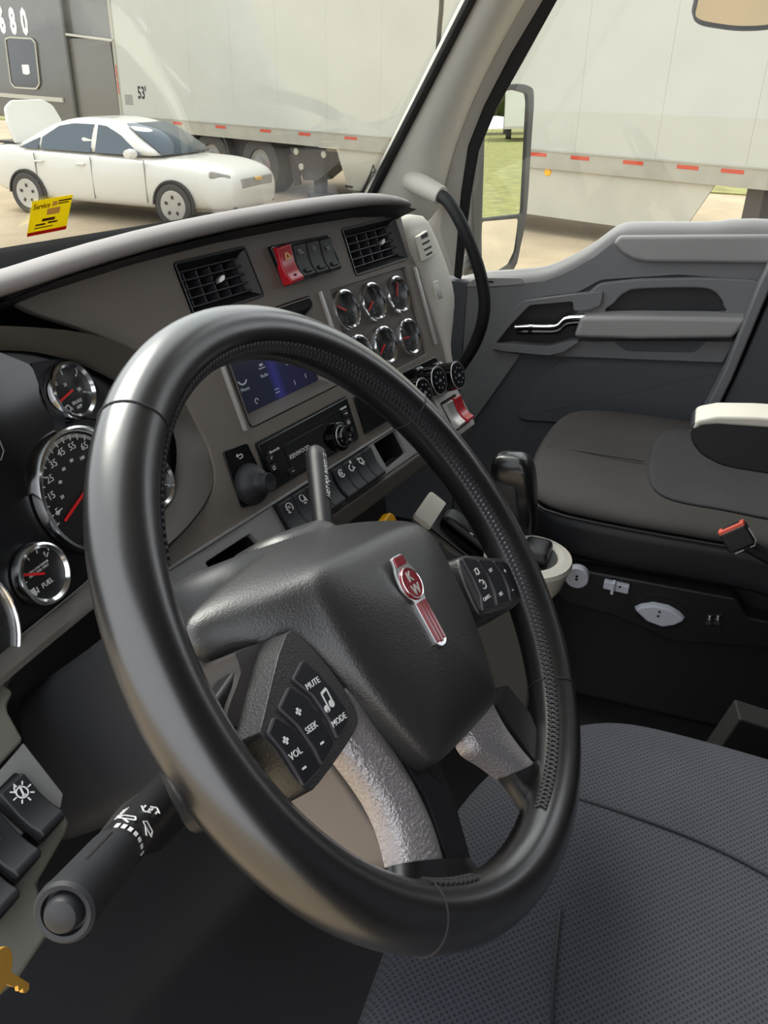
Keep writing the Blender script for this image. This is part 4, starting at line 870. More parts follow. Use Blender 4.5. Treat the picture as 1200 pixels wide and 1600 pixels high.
# base with controls facing the driver
base = [(.32, .13), (.32, -.0), (.335, -.02), (.335, -.55), (.10, -.55), (0, -.5), (0, .12)]
FP = Frame((.365, 0, 0), (0, -1, 0), (0, 0, 1))
PR = rel(PSM, FP.M)
part('seat_base', box(-.24, .24, -.32, .22, 0, .32), M_blackm, ps, bev=.015)
bz_ = FP.pl([(872, 882), (1000, 905), (1150, 933), (1168, 962), (1230, 975), (1230, 1012), (1050, 1000), (960, 960), (885, 940), (868, 925)])
part('control_panel', prism(rp(bz_, .006), -.03, .006), M_black, ps, M=PR, bev=.004, label='black side panel with controls')
k_ = part('round_knob', xf(lathe([(.021, 0), (.021, .014), (.0195, .016), (0, .0165)], 32), T(*FP.px(901, 903, .02), .006)), M_knobgrey, ps, M=PR, label='pale grey round knob')
part('arrow_dots', join(ring2(0, .003, .0016, .002, n=8), ring2(0, -.003, .0016, .002, n=8)), M_void, k_, M=T(*FP.px(901, 903, .0226), .0226))
k_ = part('slide_lever', xf(join(box(-.022, .022, -.008, .008, 0, .012), box(-.008, -.002, -.012, .013, .006, .020)), T(*FP.px(963, 916, .012), .006) @ RZ(-2)), M_knobgrey, ps, M=PR, bev=.002, label='pale grey slide lever')
part('arrow_dots', ring2(.006, 0, .0014, .002, n=8), M_void, k_, M=T(*FP.px(963, 916, .0184), .0184))
part('lever_socket', prism(circ(*FP.px(1034, 958, .006), .046, 32, .032), .004, .008), M_void, ps, M=PR)
lens_ = [FP.px(*p, .015) for p in [(989, 950), (1000, 945), (1020, 942), (1045, 947), (1062, 957), (1072, 968), (1055, 976), (1035, 979), (1010, 970)]]
k_ = part('lumbar_lever', frustum(lens_, .008, inset(lens_, .003), .022), M_knobgrey, ps, M=PR, bev=.003, label='pale grey leaf-shaped lever')
part('arrow_dots', join(ring2(.001, .004, .0014, .002, n=8), ring2(0, -.005, .0014, .002, n=8)), M_void, k_, M=T(*FP.px(1029, 959, .0225), .0225))
part('switch_plate', prism(rrect(FP.px(1100, 968)[0], FP.px(1130, 968)[0], FP.px(1113, 983)[1], FP.px(1113, 952)[1], .003), .005, .009), M_void, ps, M=PR)
for a in (1108, 1121):
    k_ = part('heater_rocker', xf(rocker(.011, .022, 0, .005), T(*FP.px(a, 968, .01), .008)), M_black, ps, M=PR, bev=.001)
    part('symbol', join(ring2(0, .004, .001, .0016, n=8), bar2(-.002, -.001, .002, .001, .0014), bar2(.001, .001, .001, -.005, .0014)), M_white, k_, M=T(*FP.px(a, 966, .0135), .0138))
part('backrest', loft([[(x, -.36-.10*(z/.6)+y, .42+z) for x, y in rrect(-.25+.05*z, .25-.05*z, -.11, .0, .05, 4)] for z in (0, .08, .3, .5, .62, .68)]), M_vinyl, ps, sub=1, ang=80)
FA2 = Frame((.335, 0, 0), (0, -1, 0), (0, 0, 1)); AR = rel(PSM, FA2.M)
arm = [(1078, 668), (1090, 656), (1120, 651), (1180, 652), (1420, 668), (1420, 775), (1200, 742), (1150, 734), (1125, 728), (1095, 712), (1080, 692)]
part('armrest', frustum(rp(FA2.pl(arm), .01), -.07, rp(FA2.pl(arm), .01), .0), M_vinyl, ps, M=AR, bev=.014, seg=3, label='black padded armrest')
cap_ = [(1076, 678), (1088, 656), (1120, 650), (1180, 651), (1420, 667), (1420, 684), (1180, 668), (1120, 664), (1096, 666)]
part('armrest_top', frustum(FA2.pl(cap_), -.068, FA2.pl(cap_), .0015), M_cream, ps, M=AR, bev=.006, label='pale cream top of the armrest')  # cream strip along the upper edge of the armrest
# buckle
FBk = Frame(atx(1150, 836, .315), (atx(1168, 818, .315)-atx(1118, 840, .315)), (0, -.1, 1)); 
bu = thing('seat_belt_buckle', 'black belt buckle with an orange release button beside the passenger seat', 'seat belt', FBk.M)
part('body', frustum(rrect(-.021, .021, -.022, .012, .004), -.014, rrect(-.021, .021, -.022, .012, .004), .010), M_black, bu, bev=.003, M=RX(-10))
part('release_button', prism(rrect(-.021, .021, .010, .017, .002), -.010, .008), M_orange, bu, M=RX(-10), bev=.002, label='orange release button')
part('tongue_slot', box(-.014, .014, .016, .0178, -.006, .002), M_void, bu, M=RX(-10))
part('frame_edge', tube([(.023, .004, .006), (.024, -.018, .008), (.018, -.025, .008), (-.014, -.025, .008)], .0012, 8), M_satin, bu, M=RX(-10))
part('stalk', tube(smooth_path([(.004, -.02, -.002), (.02, -.055, -.005), (.05, -.11, -.01), (.07, -.17, -.02)], 4), .019, 10, sx=.5), M_blackm, bu)
# ------------------------------------------------------------------ centre console
cn = thing('centre_console', 'console with sloping black shift pad and cream cup holder end', 'console', T(.28, .05, 0)); CNM = T(.28, .05, 0); CI = CNM.inverted()
sec = lambda y: .421-.63*(.204-y)
pts = [(.25, .215), (.25, .06), (.25, -.02)]
part('body', xf(loft([[(x, y, 0) for x, y in ((.245, .21), (.345, .21), (.345, -.03), (.245, -.03))], [(.245, .21, sec(.21)), (.345, .21, sec(.21)), (.345, -.03, sec(-.03)), (.245, -.03, sec(-.03))]]), CI), M_lower, cn, bev=.008)
slope = math.degrees(math.atan(.63)); FCn = Frame((.295, .13, sec(.13)+.002), (0, -1, -.63), (1, 0, 0))
FCn = Frame((.295, .13, sec(.13)+.002), (1, 0, 0), (0, 1, .63))
CR_ = rel(CNM, FCn.M)
part('shift_pad', prism(rrect(-.044, .046, -.12, .058, .008), -.004, .004), M_gloss, cn, M=CR_, bev=.002, label='glossy black shift pad')
part('pad_cap', prism(rrect(-.048, .052, .052, .090, .008), -.006, .0045), M_cream, cn, M=CR_, bev=.003, label='pale cap at the pad end')
part('shift_lever', loft([[(x, y, z) for x, y in rrect(-.012*k, .030*k, -.105, .045*k, .014)] for k, z in ((1.05, .003), (1.05, .012), (.95, .020), (.8, .023))]), M_black, cn, M=CR_, sub=1)
part('gear_letters', join(*[text_geo(c, .009, T(*FCn.px(a, b, .0240), 0), bold=.03) for c, a, b in (('R', 737, 834), ('N', 753, 846), ('D', 766, 858))]), M_white, cn, M=CR_ @ T(0, 0, .0240))
part('indicator', lathe([(.003, 0), (.003, .001), (0, .0012)], 12), emit('green_led', (.03, .8, .12), 1.0), cn, M=CR_ @ T(*FCn.px(757, 839, .0235), .0232), label='small green indicator light')
tb = [atz(a, b, .395) for a, b in [(812, 830), (840, 838), (868, 858), (884, 885), (880, 925), (846, 965), (815, 940)]]
cpt = V3((.265, .005, 0))
part('cup_tub', xf(lathe([(.050, .31), (.062, .33), (.072, .365), (.075, .372), (.073, .380), (.060, .384), (.050, .380), (.046, .34), (0, .34)], 36), T(cpt.x-.28, cpt.y-.05, 0)), M_cream, cn, label='cream cup holder')
part('cup_insert', xf(lathe([(.049, .335), (.049, .378), (0, .378)], 32), T(cpt.x-.28, cpt.y-.05, 0)), M_black, cn)
part('latch', xf(loft([[(x, y, z) for x, y in rrect(-.022*k, .022*k, -.016*k, .016*k, .008)] for k, z in ((1.5, 0), (1.5, .02), (1.3, .030), (.8, .034))]), T(cpt.x-.28+.006, cpt.y-.05-.012, .370)), M_black, cn, sub=1)
# tall lever with a grip
M_grip = mat('grip_black', srgb(22, 22, 25), .3, coat=.4)
Lp_ = [atx(792, 860, .34), atx(791, 800, .34), atx(789, 735, .34)]
tl = thing('lever', 'black upright lever with a glossy rounded grip beyond the steering wheel', 'lever', T(*Lp_[0].to_tuple())); LI = T(*Lp_[0].to_tuple()).inverted()
gpts = [atx(775, 880, .345), atx(782, 850, .345), atx(790, 800, .345), atx(790, 755, .345), atx(786, 725, .345), atx(780, 708, .345), atx(778, 702, .345)]
gr_ = []
for t, hy, hx in ((0, .014, .012), (.12, .022, .018), (.35, .033, .026), (.65, .039, .030), (.85, .038, .030), (.95, .032, .025), (1.0, .020, .014)):
    cy = .030+.036*t; gr_.append([(.350+x, cy+y, .345+.180*t-.10*y*t) for x, y in rrect(-hx, hx, -hy, hy, min(hx, hy)*.7, 4)])
part('grip', xf(loft(gr_), LI), M_grip, tl, sub=1, ang=80, label='glossy rounded grip')
part('grip_inset', xf(loft([[(.350+x, .040+.030*t+y, .36+.14*t) for x, y in rrect(-.030*k, -.010, -.018*k, .022*k, .006, 3)] for t, k in ((0, .6), (.2, .95), (.75, 1.08), (1, .8))]), LI), M_vinyl, tl, ang=80)
part('shaft', xf(tube([V3((.36, .03, .0)), V3((.355, .05, .2)), gpts[0]], .014, 12), LI), M_black, tl)
# ------------------------------------------------------------------ the yard outside
M_sand = mat('sandy_ground', srgb(178, 160, 132), .95, var=.25, vscale=1.2, bump=.5, bscale=14, bdist=.03)
M_grass = mat('dry_grass', srgb(152, 150, 86), .95, var=.45, vscale=2.5, bump=.8, bscale=20, bdist=.05)
M_leaf = mat('tree_leaves', srgb(92, 112, 62), .9, var=.5, vscale=3, bump=.8, bscale=6, bdist=.2)
M_trail = mat('trailer_white', srgb(186, 187, 178), .45, var=.06, vscale=1.5)
M_rail = mat('trailer_rail', srgb(168, 165, 152), .5, var=.15, vscale=3)
M_skirt = mat('trailer_skirt', srgb(192, 189, 175), .5, var=.1, vscale=2)
M_tape = mat('red_reflector', srgb(190, 70, 45), .4)
M_tyre = mat('tyre', srgb(78, 75, 72), .85, bump=.4, bscale=60)
M_hub = mat('wheel_hub', srgb(150, 148, 142), .5, var=.2, vscale=8)
M_chassis = mat('chassis_dark', srgb(70, 66, 64), .7, var=.2, vscale=4)
M_tract = mat('tractor_dark', srgb(88, 87, 82), .3, var=.2, vscale=2, coat=.5)
M_tract2 = mat('tractor_fairing', srgb(106, 103, 96), .35, coat=.3)
M_car = mat('car_paint', srgb(214, 212, 204), .25, coat=.8)
M_carglass = mat('car_glass', srgb(70, 82, 92), .08, spec=.8)
gnd = struct(part('ground', box(-60, 90, -130, 80, GZ-.2, GZ), M_sand)); gnd['label'] = 'sandy yard outside the truck'
gr = part('grass_field', join(box(19.5, 80, -16, 4, GZ, GZ+.03), box(30, 80, 4, 70, GZ, GZ+.03), box(4, 80, -125, -16, GZ, GZ+.03)), M_grass); gr['kind'] = 'stuff'; tag(gr, 'patchy dry green grass beyond the trailer', 'grass')
td = (V3((11.663, -.538, 0))-V3((15.97, 11.258, 0))).normalized()
FT = Frame((15.97, 11.258, GZ), td, (0, 0, 1))      # x to the trailer's rear, y up, z towards the cab
tl_ = thing('semi_trailer', 'long white box trailer with red reflectors parked across the yard', 'trailer', FT.M)
n_ = 13
for k in range(n_):
    x0 = -.95+16.15*k/n_; x1 = -.95+16.15*(k+1)/n_
    part('side_panel', box(x0+.0012, x1-.0012, 1.20, 4.05, -.004, .0), M_trail, tl_)
part('box_body', box(-.94, 15.19, 1.0, 4.04, -2.58, -.03), M_trail, tl_)
part('corner_post', box(-1.0, -.90, .98, 4.07, -2.6, .012), M_rail, tl_)
part('bottom_rail', join(box(-.97, 15.2, .95, 1.19, -.03, .02), box(-.97, 15.2, 1.19, 1.21, -.03, .03)), M_rail, tl_)
for a, b in [(232, 190), (278, 194), (345, 200), (415, 207), (476, 212), (548, 219), (840, 243), (906, 248), (989, 256), (1074, 264), (1144, 270), (1222, 277), (620, 225), (690, 231), (762, 237)]:
    s, h = FT.px(a, b, .02)
    part('reflector', box(s-.15, s+.15, 1.115, 1.165, .015, .024), M_tape, tl_)
for y in (1.75, 2.05): part('edge_reflector', box(-.965, -.93, y-.13, y+.13, .0, .016), M_tape, tl_)
sk = [(5.75, .28), (5.45, .95), (12.35, .95), (12.0, .26)]
skp = part('side_skirt', prism(sk, -.08, -.04), M_skirt, tl_, label='off-white side skirt')
mk_ = [text_geo('A', .30, T(*FT.px(581, 268, 0), 0)), xf(bar2(-.22, 0, .22, 0, .05), T(*FT.px(570, 288, 0), 0) @ RZ(60)), xf(bar2(-.1, 0, .1, 0, .04), T(*FT.px(543, 292, 0), 0))]
for g_ in mk_: part('lettering', g_, M_chassis, skp, M=T(0, 0, -.039))
am = FT.px(854, 269, 0)
part('marker_lamp', lathe([(.06, 0), (.05, .02), (0, .03)], 16), mat('amber_lens', srgb(250, 185, 40), .3), tl_, M=T(am[0], am[1], -.04), label='amber marker lamp')
part('number', text_geo("53'", .33, T(*FT.px(222, 146), .002), sx=.8, bold=.03), M_black, tl_, label='black 53 foot marking')
part('data_plate', box(FT.px(195, 152)[0], FT.px(207, 152)[0], 1.42, 1.62, 0, .003), M_hub, tl_)
lgp = [FT.px(*p) for p in [(446, 230), (542, 239), (490, 283), (468, 282)]]
lg = part('landing_gear', prism(lgp, -.5, -.1), M_chassis, tl_)
part('leg', box(FT.px(476, 290)[0], FT.px(489, 290)[0], .1, .75, -.4, -.25), M_chassis, lg)
part('foot', box(FT.px(472, 290)[0], FT.px(493, 290)[0], .02, .1, -.5, -.15), M_chassis, lg)
for a, b in ((458, 237), (501, 242), (466, 261)):
    part('lamp', lathe([(.06, 0), (.06, .03), (0, .04)], 14), M_skirt, lg, M=T(*FT.px(a, b), -.1))
part('mud_flap', prism([FT.px(*p) for p in [(436, 243), (450, 240), (454, 290), (445, 292)]], -.3, -.26), M_chassis, tl_)
def wheel(parent, x, y, r, w, z, name='wheel'):
    wd_ = part(name, lathe([(r*.55, -w/2), (r*.9, -w/2), (r, -w/2+.03), (r, w/2-.03), (r*.9, w/2), (r*.58, w/2-.01), (r*.55, w/2-.05)], 36, caps=False), M_tyre, parent, M=T(x, y, z))
    part('hub', lathe([(r*.57, -w/2+.02), (r*.57, w/2-.04), (r*.5, w/2-.06), (r*.3, w/2-.05), (r*.25, w/2+.02), (0, w/2+.02)], 24), M_hub, wd_)
    return wd_
for s in (13.25, 14.5): wheel(tl_, s, .5, .5, .5, -.40)
part('bogie_frame', box(12.75, 15.0, .55, .95, -.7, -.15), M_chassis, tl_)
# dark tractor coupled to the trailer
tk_ = thing('tractor', 'dark sleeper tractor with 680 lettering coupled to the trailer', 'truck', FT.M)
def tp_(pts, d=.1): return FT.pl(pts, d)
sx1 = FT.px(103, 80, .1)[0]
part('sleeper', box(sx1-5.5, sx1, .95, 3.9, -2.3, .08), M_tract, tk_, bev=.05)
part('side_fairing', prism(tp_([(92, 60), (170, 60), (186, 180), (184, 300), (118, 300), (100, 150)], 0), -.6, -.02), M_tract2, tk_)
part('upper_fairing', prism(tp_([(95, -40), (168, -40), (176, 60), (100, 52)], 0), -.5, -.05), M_tract, tk_)
part('fairing_bar', prism(tp_([(99, 51), (176, 61), (176, 65), (100, 55)], .02), 0, .05), M_skirt, tk_)
part('belt_trim', prism(tp_([(-120, 135), (0, 145), (98, 153), (99, 160), (0, 151), (-120, 142)], .1), .08, .12), M_skirt, tk_, label='pale trim line')
wq = tp_([(8, 60), (16, 57), (50, 59), (56, 66), (63, 132), (58, 140), (24, 138), (17, 130)])
wn = part('sleeper_window', prism(rp(wq, .06), .05, .10), M_gloss, tk_)
plate('window_frame', rp(wq, .06), [inset(rp(wq, .06), .035)], .08, .12, M_skirt, wn)
part('window_decal', prism(rp(tp_([(34, 101), (45, 101), (47, 115), (42, 117), (36, 115)]), .02), .10, .105), M_white, wn)
part('lettering', join(*[text_geo(c, .72, T(*FT.px(px_, py_, .1), .0), sx=.74, bold=.05) for c, px_, py_ in (('6', 2, 34), ('8', 19, 35), ('0', 37, 36))]), M_white, tk_, M=T(0, 0, .085), label='white 680 lettering')
part('rear_fender', lathe([(.62, -.3), (.62, .3), (.58, .3), (.58, -.3)], 24, math.pi), M_chassis, tk_, M=T(1.9, .55, -.35))
for s in (FT.px(325, 250)[0], FT.px(400, 258)[0]): wheel(tk_, s, .5, .52, .55, -.36)
part('chassis', box(sx1-1, FT.px(420, 250)[0], .55, .95, -1.4, -.25), M_chassis, tk_)
part('tail_lamp', lathe([(.07, 0), (.06, .03), (0, .04)], 16), emit('tail_red', (.9, .03, .05), .6), tk_, M=T(*FT.px(412, 265), -.05), label='red tail lamp')
part('air_line', tube(smooth_path([(*FT.px(a, b), -.05) for a, b in [(112, 130), (128, 134), (140, 160), (150, 185)]], 4), .03, 8), M_hub, tk_)
part('hoop', torus(.75, .03, 20, 8, 0, math.pi), M_hub, tk_, M=T(*FT.px(155, 185), -.1))
# ------------------------------------------------------------------ white sedan
wf = atz(279, 354, GZ); wr_ = atz(55, 332, GZ)
fx_ = (wf-wr_).normalized(); WB = (wf-wr_).length
FC = Frame((wf+wr_)/2+V3((0, 0, 1)).cross(fx_)*.80, fx_, V3((0, 0, 1)).cross(fx_))   # x forward, y to the far side, z up
ca = thing('sedan', 'white four-door sedan with raised boot lid in the yard', 'car', FC.M)
k_s = WB/2.6
stn = [(-2.12, .60, .45, .80, .86), (-2.05, .74, .30, .95, 1.02), (-1.8, .83, .24, .98, 1.04), (-1.3, .87, .20, .97, 1.02), (-.6, .885, .19, .96, .99), (.2, .885, .19, .95, .97), (.9, .88, .19, .93, .97), (1.2, .87, .20, .90, .96), (1.6, .86, .22, .87, .955), (1.95, .82, .22, .80, .89), (2.13, .73, .24, .72, .81), (2.22, .56, .30, .64, .70)]
rings = []
for x, w, z0, zb, zt in stn:
    hf2 = [(w-.10, z0), (w-.02, z0+.10), (w, (z0+zb)/2), (w-.015, zb-.10), (w-.05, zb), (w*.70, zt-.008), (w*.35, zt)]
    rings.append([(x*k_s, -a, b) for a, b in hf2[::-1]][::-1]+[(x*k_s, a, b) for a, b in hf2[::-1]])
body_ = part('body', loft(rings), M_car, ca, sub=2, ang=80)
# greenhouse
M_rimc = mat('car_wheel_rim', srgb(190, 188, 182), .4, metal=.3)
gl_ = [(.93, -1.75, 1.22, .80), (1.05, -1.48, .95, .775), (1.25, -1.12, .62, .69), (1.38, -.85, .38, .62), (1.445, -.60, .12, .54), (1.465, -.35, -.1, .40)]
rings = []
for z, xa, xb, w in gl_:
    rings.append([(x, y, z) for x, y in rp([(xa*k_s, -w), (xb*k_s, -w), (xb*k_s, w), (xa*k_s, w)], [.25, .22, .22, .25], 4)])
part('roof', loft(rings), M_car, ca, sub=1, ang=80)
def side_y(z): 
    for (z0, _, _, w0), (z1, _, _, w1) in zip(gl_, gl_[1:]):
        if z <= z1: return w0+(w1-w0)*(z-z0)/(z1-z0)
    return .5
def side_pane(pts, name, sgn=-1):
    ring = [(x*k_s, sgn*(side_y(z)+.012), z) for x, z in pts]; ring2_ = [(x, y-sgn*.03, z) for x, y, z in ring]
    n = len(ring); part(name, (ring2_+ring, [tuple(range(n))[::-1], tuple(range(n, 2*n))]+[(i, (i+1) % n, n+(i+1) % n, n+i) for i in range(n)]), M_carglass, ca)
for sgn in (-1, 1):
    side_pane([(-.02, .985), (.78, .985), (.66, 1.06), (.40, 1.24), (.14, 1.36), (-.02, 1.375)], 'front_window', sgn)
    side_pane([(-1.00, .99), (-.10, .985), (-.10, 1.375), (-.45, 1.375), (-.70, 1.33), (-.98, 1.16)], 'rear_window', sgn)
    side_pane([(-1.38, 1.0), (-1.05, .99), (-1.03, 1.15), (-1.15, 1.10)], 'quarter_window', sgn)
wsx = [(1.02, .985, .66), (.62, 1.25, .60), (.36, 1.385, .50)]
r_ = [[(x*k_s+.035, -w, z+.02), (x*k_s+.035+.05, 0, z+.02), (x*k_s+.035, w, z+.02)] for x, z, w in wsx]
part('windscreen', loft(r_, False), M_carglass, ca, solid=.02)
for x in (-1.3*k_s, 1.3*k_s):
    for y_ in (-.78, .78):
        w_ = part('wheel', xf(lathe([(.21, -.1), (.29, -.1), (.31, -.08), (.31, .08), (.29, .1), (.225, .09)], 32, caps=False), RX(90)), M_tyre, ca, M=T(x, y_+(-.03 if y_ < 0 else .03), .31))
        part('rim', xf(lathe([(.23, -.08), (.23, .085), (.215, .095), (.06, .08), (0, .085)], 28), RX(90)), M_rimc, w_)
        part('arch', xf(lathe([(.345, -.02), (.37, -.02), (.37, .02), (.345, .02)], 32, math.pi), RX(90)), M_chassis, ca, M=T(x, y_+(-.095 if y_ < 0 else .095), .31))
        part('well', xf(lathe([(.35, -.03), (.35, .015), (0, .015)], 32), RX(90 if y_ < 0 else -90)), M_chassis, ca, M=T(x, y_+(-.075 if y_ < 0 else .075), .33))
        for a in range(5): part('rim_slot', xf(box(-.02, .02, .10, .15, .08, .096), RX(90) @ RZ(72*a)), M_chassis, w_)
for x in (-.06, -1.08, .86):
    part('door_gap', box(x*k_s-.002, x*k_s+.002, -.884, -.86, .32, .93), M_hub, ca)
for x in (-.22, -.98): part('door_handle', box(x*k_s-.10, x*k_s+.06, -.92, -.87, .80, .83), M_car, ca, bev=.01)
part('mirror', xf(lathe([(0, -.11), (.06, -.09), (.075, 0), (.06, .09), (0, .11)], 16), T(.74*k_s, -1.0, 1.02) @ RX(90)), M_car, ca)
part('headlamp', xf(box(-.16, .16, -.06, .06, -.05, .05), T(1.97*k_s, -.68, .755) @ RZ(38) @ RY(12)), M_hub, ca, bev=.03)
part('grille', xf(box(-.03, .03, -.46, .46, -.08, .06), T(2.19*k_s, 0, .66)), M_hub, ca, bev=.02)
part('badge', xf(box(-.02, .02, -.09, .09, -.025, .025), T(2.22*k_s, 0, .69)), M_brass, ca, bev=.01)
part('lower_intake', xf(box(-.04, .04, -.62, .62, -.05, .05), T(2.12*k_s, 0, .34)), M_chassis, ca, bev=.02)
lid = [(-.62, 0), (.62, 0), (.64, .30), (.55, .56), (.35, .66), (-.35, .66), (-.55, .56), (-.64, .30)]
part('boot_lid', xf(prism(rp(lid, .06), -.03, .03), T(-1.62*k_s, 0, 1.02) @ RY(-18) @ RZ(0) @ Matrix(((0, 0, 1, 0), (1, 0, 0, 0), (0, 1, 0, 0), (0, 0, 0, 1)))), M_car, ca, bev=.025, label='raised white boot lid')
part('boot_opening', box(-2.0*k_s, -1.62*k_s, -.60, .60, 1.02, 1.055), M_chassis, ca)
# ------------------------------------------------------------------ things outside the cab windows
hood = tag(part('truck_hood', loft([[(x, y, z-.10*abs(x)**2) for x in (-1.0, -.6, -.2, .2, .6, 1.0)]+[(x, y, -.3) for x in (1.0, -1.0)] for y, z in ((.71, .815), (.80, .80), (.92, .75), (1.3, .50), (2.2, .35))]), M_car, ang=60), 'white truck bonnet just beyond the windscreen base', 'bonnet')
inc = (V3((1.3, .31, .85))-CAM).normalized(); outd = V3((.36, -.93, -.07)).normalized(); mn = (outd-inc).normalized()
xm = V3((0, 0, 1)).cross(mn).normalized(); Fm = Frame((1.3, .31, .85), xm, mn.cross(xm))
M_mirror = mat('mirror_glass', (.85, .87, .86), .01, metal=1)
M_housing = mat('mirror_housing', srgb(92, 92, 90), .5)
sm = thing('side_mirror', 'tall grey side mirror with a small lower glass outside the door', 'mirror', Fm.M)
frame_o = sp2(Fm.pl([(738, 190), (760, 140), (800, 131), (825, 134), (833, 150), (829, 220), (822, 330), (812, 385), (802, 420), (770, 436), (745, 438), (738, 360)]), 3, True)
g1 = rp(Fm.pl([(762, 148), (800, 140), (822, 146), (824, 160), (815, 334), (752, 341), (756, 210)]), .008)
g2 = rp(Fm.pl([(751, 346), (807, 341), (804, 392), (796, 413), (775, 427), (752, 430)]), .008)
plate('housing_face', frame_o, [g1, g2], -.01, .004, M_housing, sm, bev=.002)
part('housing_back', frustum(inset(frame_o, .02), -.08, frame_o, -.008), M_housing, sm, bev=.01)
part('main_glass', prism(g1, -.006, -.002), M_mirror, sm); part('lower_glass', prism(g2, -.006, -.001), M_mirror, sm, M=T(0, -.14, .003) @ RX(3) @ T(0, .14, 0))
part('arm', xf(tube([V3((1.02, .42, .62)), V3((1.15, .40, .64)), V3((1.28, .36, .68))], .02, 10), Fm.I), M_housing, sm)
part('side_post', prism(Fm.pl([(742, 190), (753, 185), (750, 438), (738, 438), (736, 330)], -.02), -.05, -.01), M_housing, sm)
# look-down mirror above the window
inc2 = (atx(1150, 20, 1.2)-CAM).normalized(); out2 = V3((.75, -.35, -.56)).normalized(); mn2 = (out2-inc2).normalized()
mn2 = (V3((.55, -.45, -.75)).normalized()-inc2).normalized()
xm2 = V3((0, 0, 1)).cross(mn2).normalized(); F2m = Frame(atx(1150, 10, 1.2), xm2, mn2.cross(xm2))
lm_ = thing('look_down_mirror', 'wide dark-rimmed look-down mirror over the side window', 'mirror', F2m.M)
q_ = sp2(F2m.pl([(1095, -60), (1087, 0), (1083, 24), (1093, 36), (1120, 42), (1160, 46), (1210, 42), (1290, 20), (1300, -60)]), 4, True)
plate('rim', inset(q_, -.001), [inset(q_, .004)], -.008, .004, M_rubber, lm_, bev=.001)
part('glass', prism(inset(q_, .003), -.004, -.001), mat('tan_reflection_glass', (.55, .50, .40), .12, metal=1), lm_)  # tan of the mirrored sandy ground is put into the glass tint
part('shell', frustum(inset(q_, .03), -.05, q_, -.006), M_rubber, lm_)
# antenna
an = tag(part('antenna', tube(smooth_path([atx(692, -120, 1.28), atx(690, 0, 1.28), atx(687, 40, 1.28), atx(683, 95, 1.28), atx(676, 200, 1.28), atx(672, 330, 1.30)], 4), .006, 8), M_rubber), 'thin dark antenna rising outside the windscreen pillar', 'antenna')
# yellow windscreen sticker
sq = [(51, 315), (114, 304), (103, 358), (42, 370)]
def onws(a, b):
    r = ray(a, b); p = CAM.copy(); t = .5
    for _ in range(40):
        q = CAM+r*t; f_ = q.y-(ws(q.x, q.z)-.008); t -= f_/(r.y+.55*r.z) if abs(r.y+.55*r.z) > 1e-6 else 0
    return CAM+r*t
c4 = [onws(*p) for p in sq]; ctr = sum(c4, V3())/4
Fz = Frame(ctr, c4[1]-c4[0], c4[0]-c4[3]); L4 = [Fz.loc(p) for p in c4]; L4 = [(p.x, p.y) for p in L4]
stk = thing('sticker', 'yellow service sticker with a red bottom band on the windscreen', 'sticker', Fz.M)
def paper(name, c):
    m = mat(name, srgb(*c), .6); nt = m.node_tree; t_ = nt.nodes.new('ShaderNodeBsdfTranslucent'); t_.inputs[0].default_value = (*srgb(*c), 1)
    x_ = nt.nodes.new('ShaderNodeMixShader'); x_.inputs[0].default_value = .5; nt.links.new(nt.nodes['Principled BSDF'].outputs[0], x_.inputs[1]); nt.links.new(t_.outputs[0], x_.inputs[2]); nt.links.new(x_.outputs[0], nt.nodes['Material Output'].inputs[0])
    return m
M_paper = paper('yellow_paper', (238, 222, 48))
part('sheet', prism(L4, -.0004, 0), M_paper, stk)
def bil(s, t):
    a = V3((*L4[0], 0)).lerp(V3((*L4[1], 0)), s); b = V3((*L4[3], 0)).lerp(V3((*L4[2], 0)), s); return a.lerp(b, t)
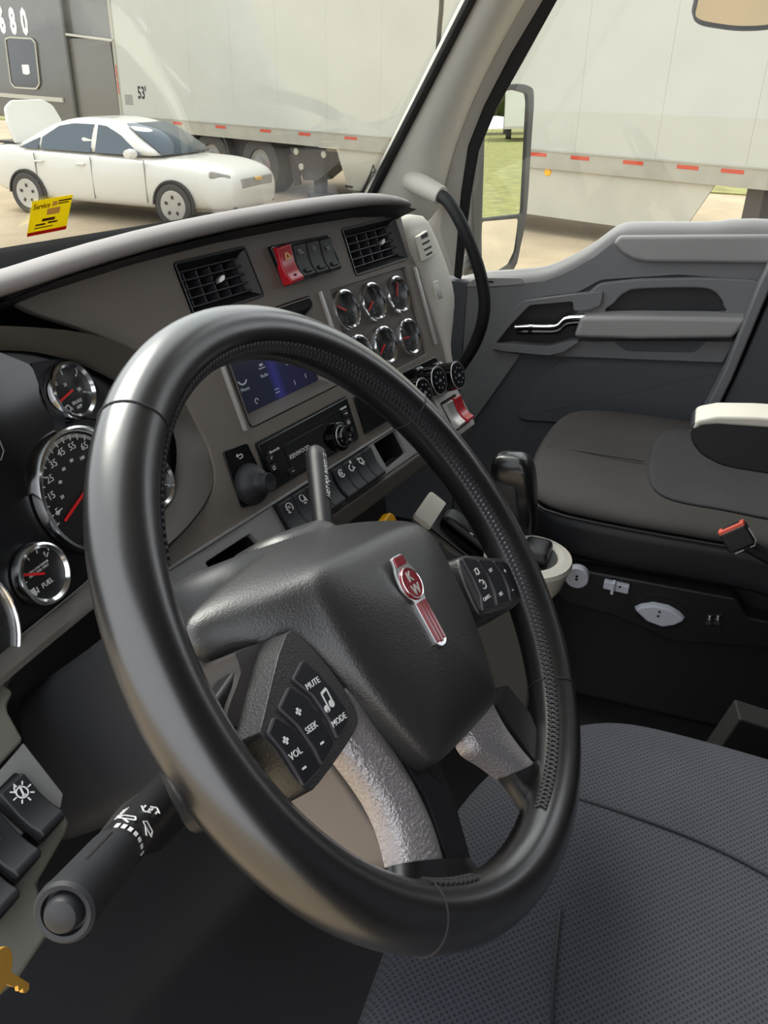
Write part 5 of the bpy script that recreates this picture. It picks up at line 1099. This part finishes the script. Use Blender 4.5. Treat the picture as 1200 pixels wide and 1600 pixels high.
def quad(s0, s1, t0, t1): return prism([tuple(bil(s, t))[:2] for s, t in ((s0, t0), (s1, t0), (s1, t1), (s0, t1))], 0, .0003)
part('red_band', quad(0, 1, .90, 1.0), paper('red_ink', (225, 60, 50)), stk)
part('pale_patch', join(quad(.40, .72, .28, .46), quad(.50, .62, .10, .22)), paper('pale_ink', (240, 215, 160)), stk)
SW_ = (V3((*L4[1], 0))-V3((*L4[0], 0))).length
part('print', join(text_geo('Service', SW_*.14, T(*bil(.24, .17))), *[bar2(*tuple(bil(a, t))[:2], *tuple(bil(b, t))[:2], SW_*w) for a, b, t, w in ((.64, .97, .10, .025), (.64, .90, .17, .02), (.30, .62, .58, .05), (.16, .40, .70, .03), (.46, .70, .68, .03), (.14, .60, .79, .015))]), mat('dark_ink', srgb(120, 70, 20), .7), stk, M=T(0, 0, .0004))
# what the side mirror looks back at
bt = thing('semi_trailer', 'white box trailer seen in the side mirror, behind the cab', 'trailer', T(29.9, -71, GZ+.03) @ RZ(21.2))
part('box_body', box(-1.3, 1.3, -6, 6, 1.15, 4.0), M_trail, bt); part('bottom_rail', box(-1.31, 1.31, -6, 6, .95, 1.15), M_rail, bt)
for y in (-4.5, -3.3):
    for x in (-.95, .95): part('wheel', xf(lathe([(.3, -.25), (.5, -.25), (.5, .25), (.3, .25)], 24), T(x, y, .5) @ RY(90)), M_tyre, bt)
for i, (x, y, s) in enumerate([(37, -93, 7.0), (51, -87, 7.4), (23, -99, 7.0)]):
    t = thing('tree', ['middle round tree of the far row seen in the side mirror', 'broad round tree at one end of the far mirrored row', 'round tree at the other end of the far mirrored row'][i], 'tree', T(x, y, GZ+.03), 'far tree row')
    vs = []; b = bmesh.new(); bmesh.ops.create_icosphere(b, subdivisions=3, radius=s)
    for v in b.verts: v.co *= 1+random.uniform(-.16, .16); v.co.z = v.co.z*.8+s*.9+1.0
    me = bpy.data.meshes.new('crown'); b.to_mesh(me); b.free(); me.materials.append(M_leaf); o = bpy.data.objects.new('crown', me); COL.objects.link(o); o.parent = t
    part('trunk', lathe([(.25, 0), (.2, 2.0)], 10), M_chassis, t)
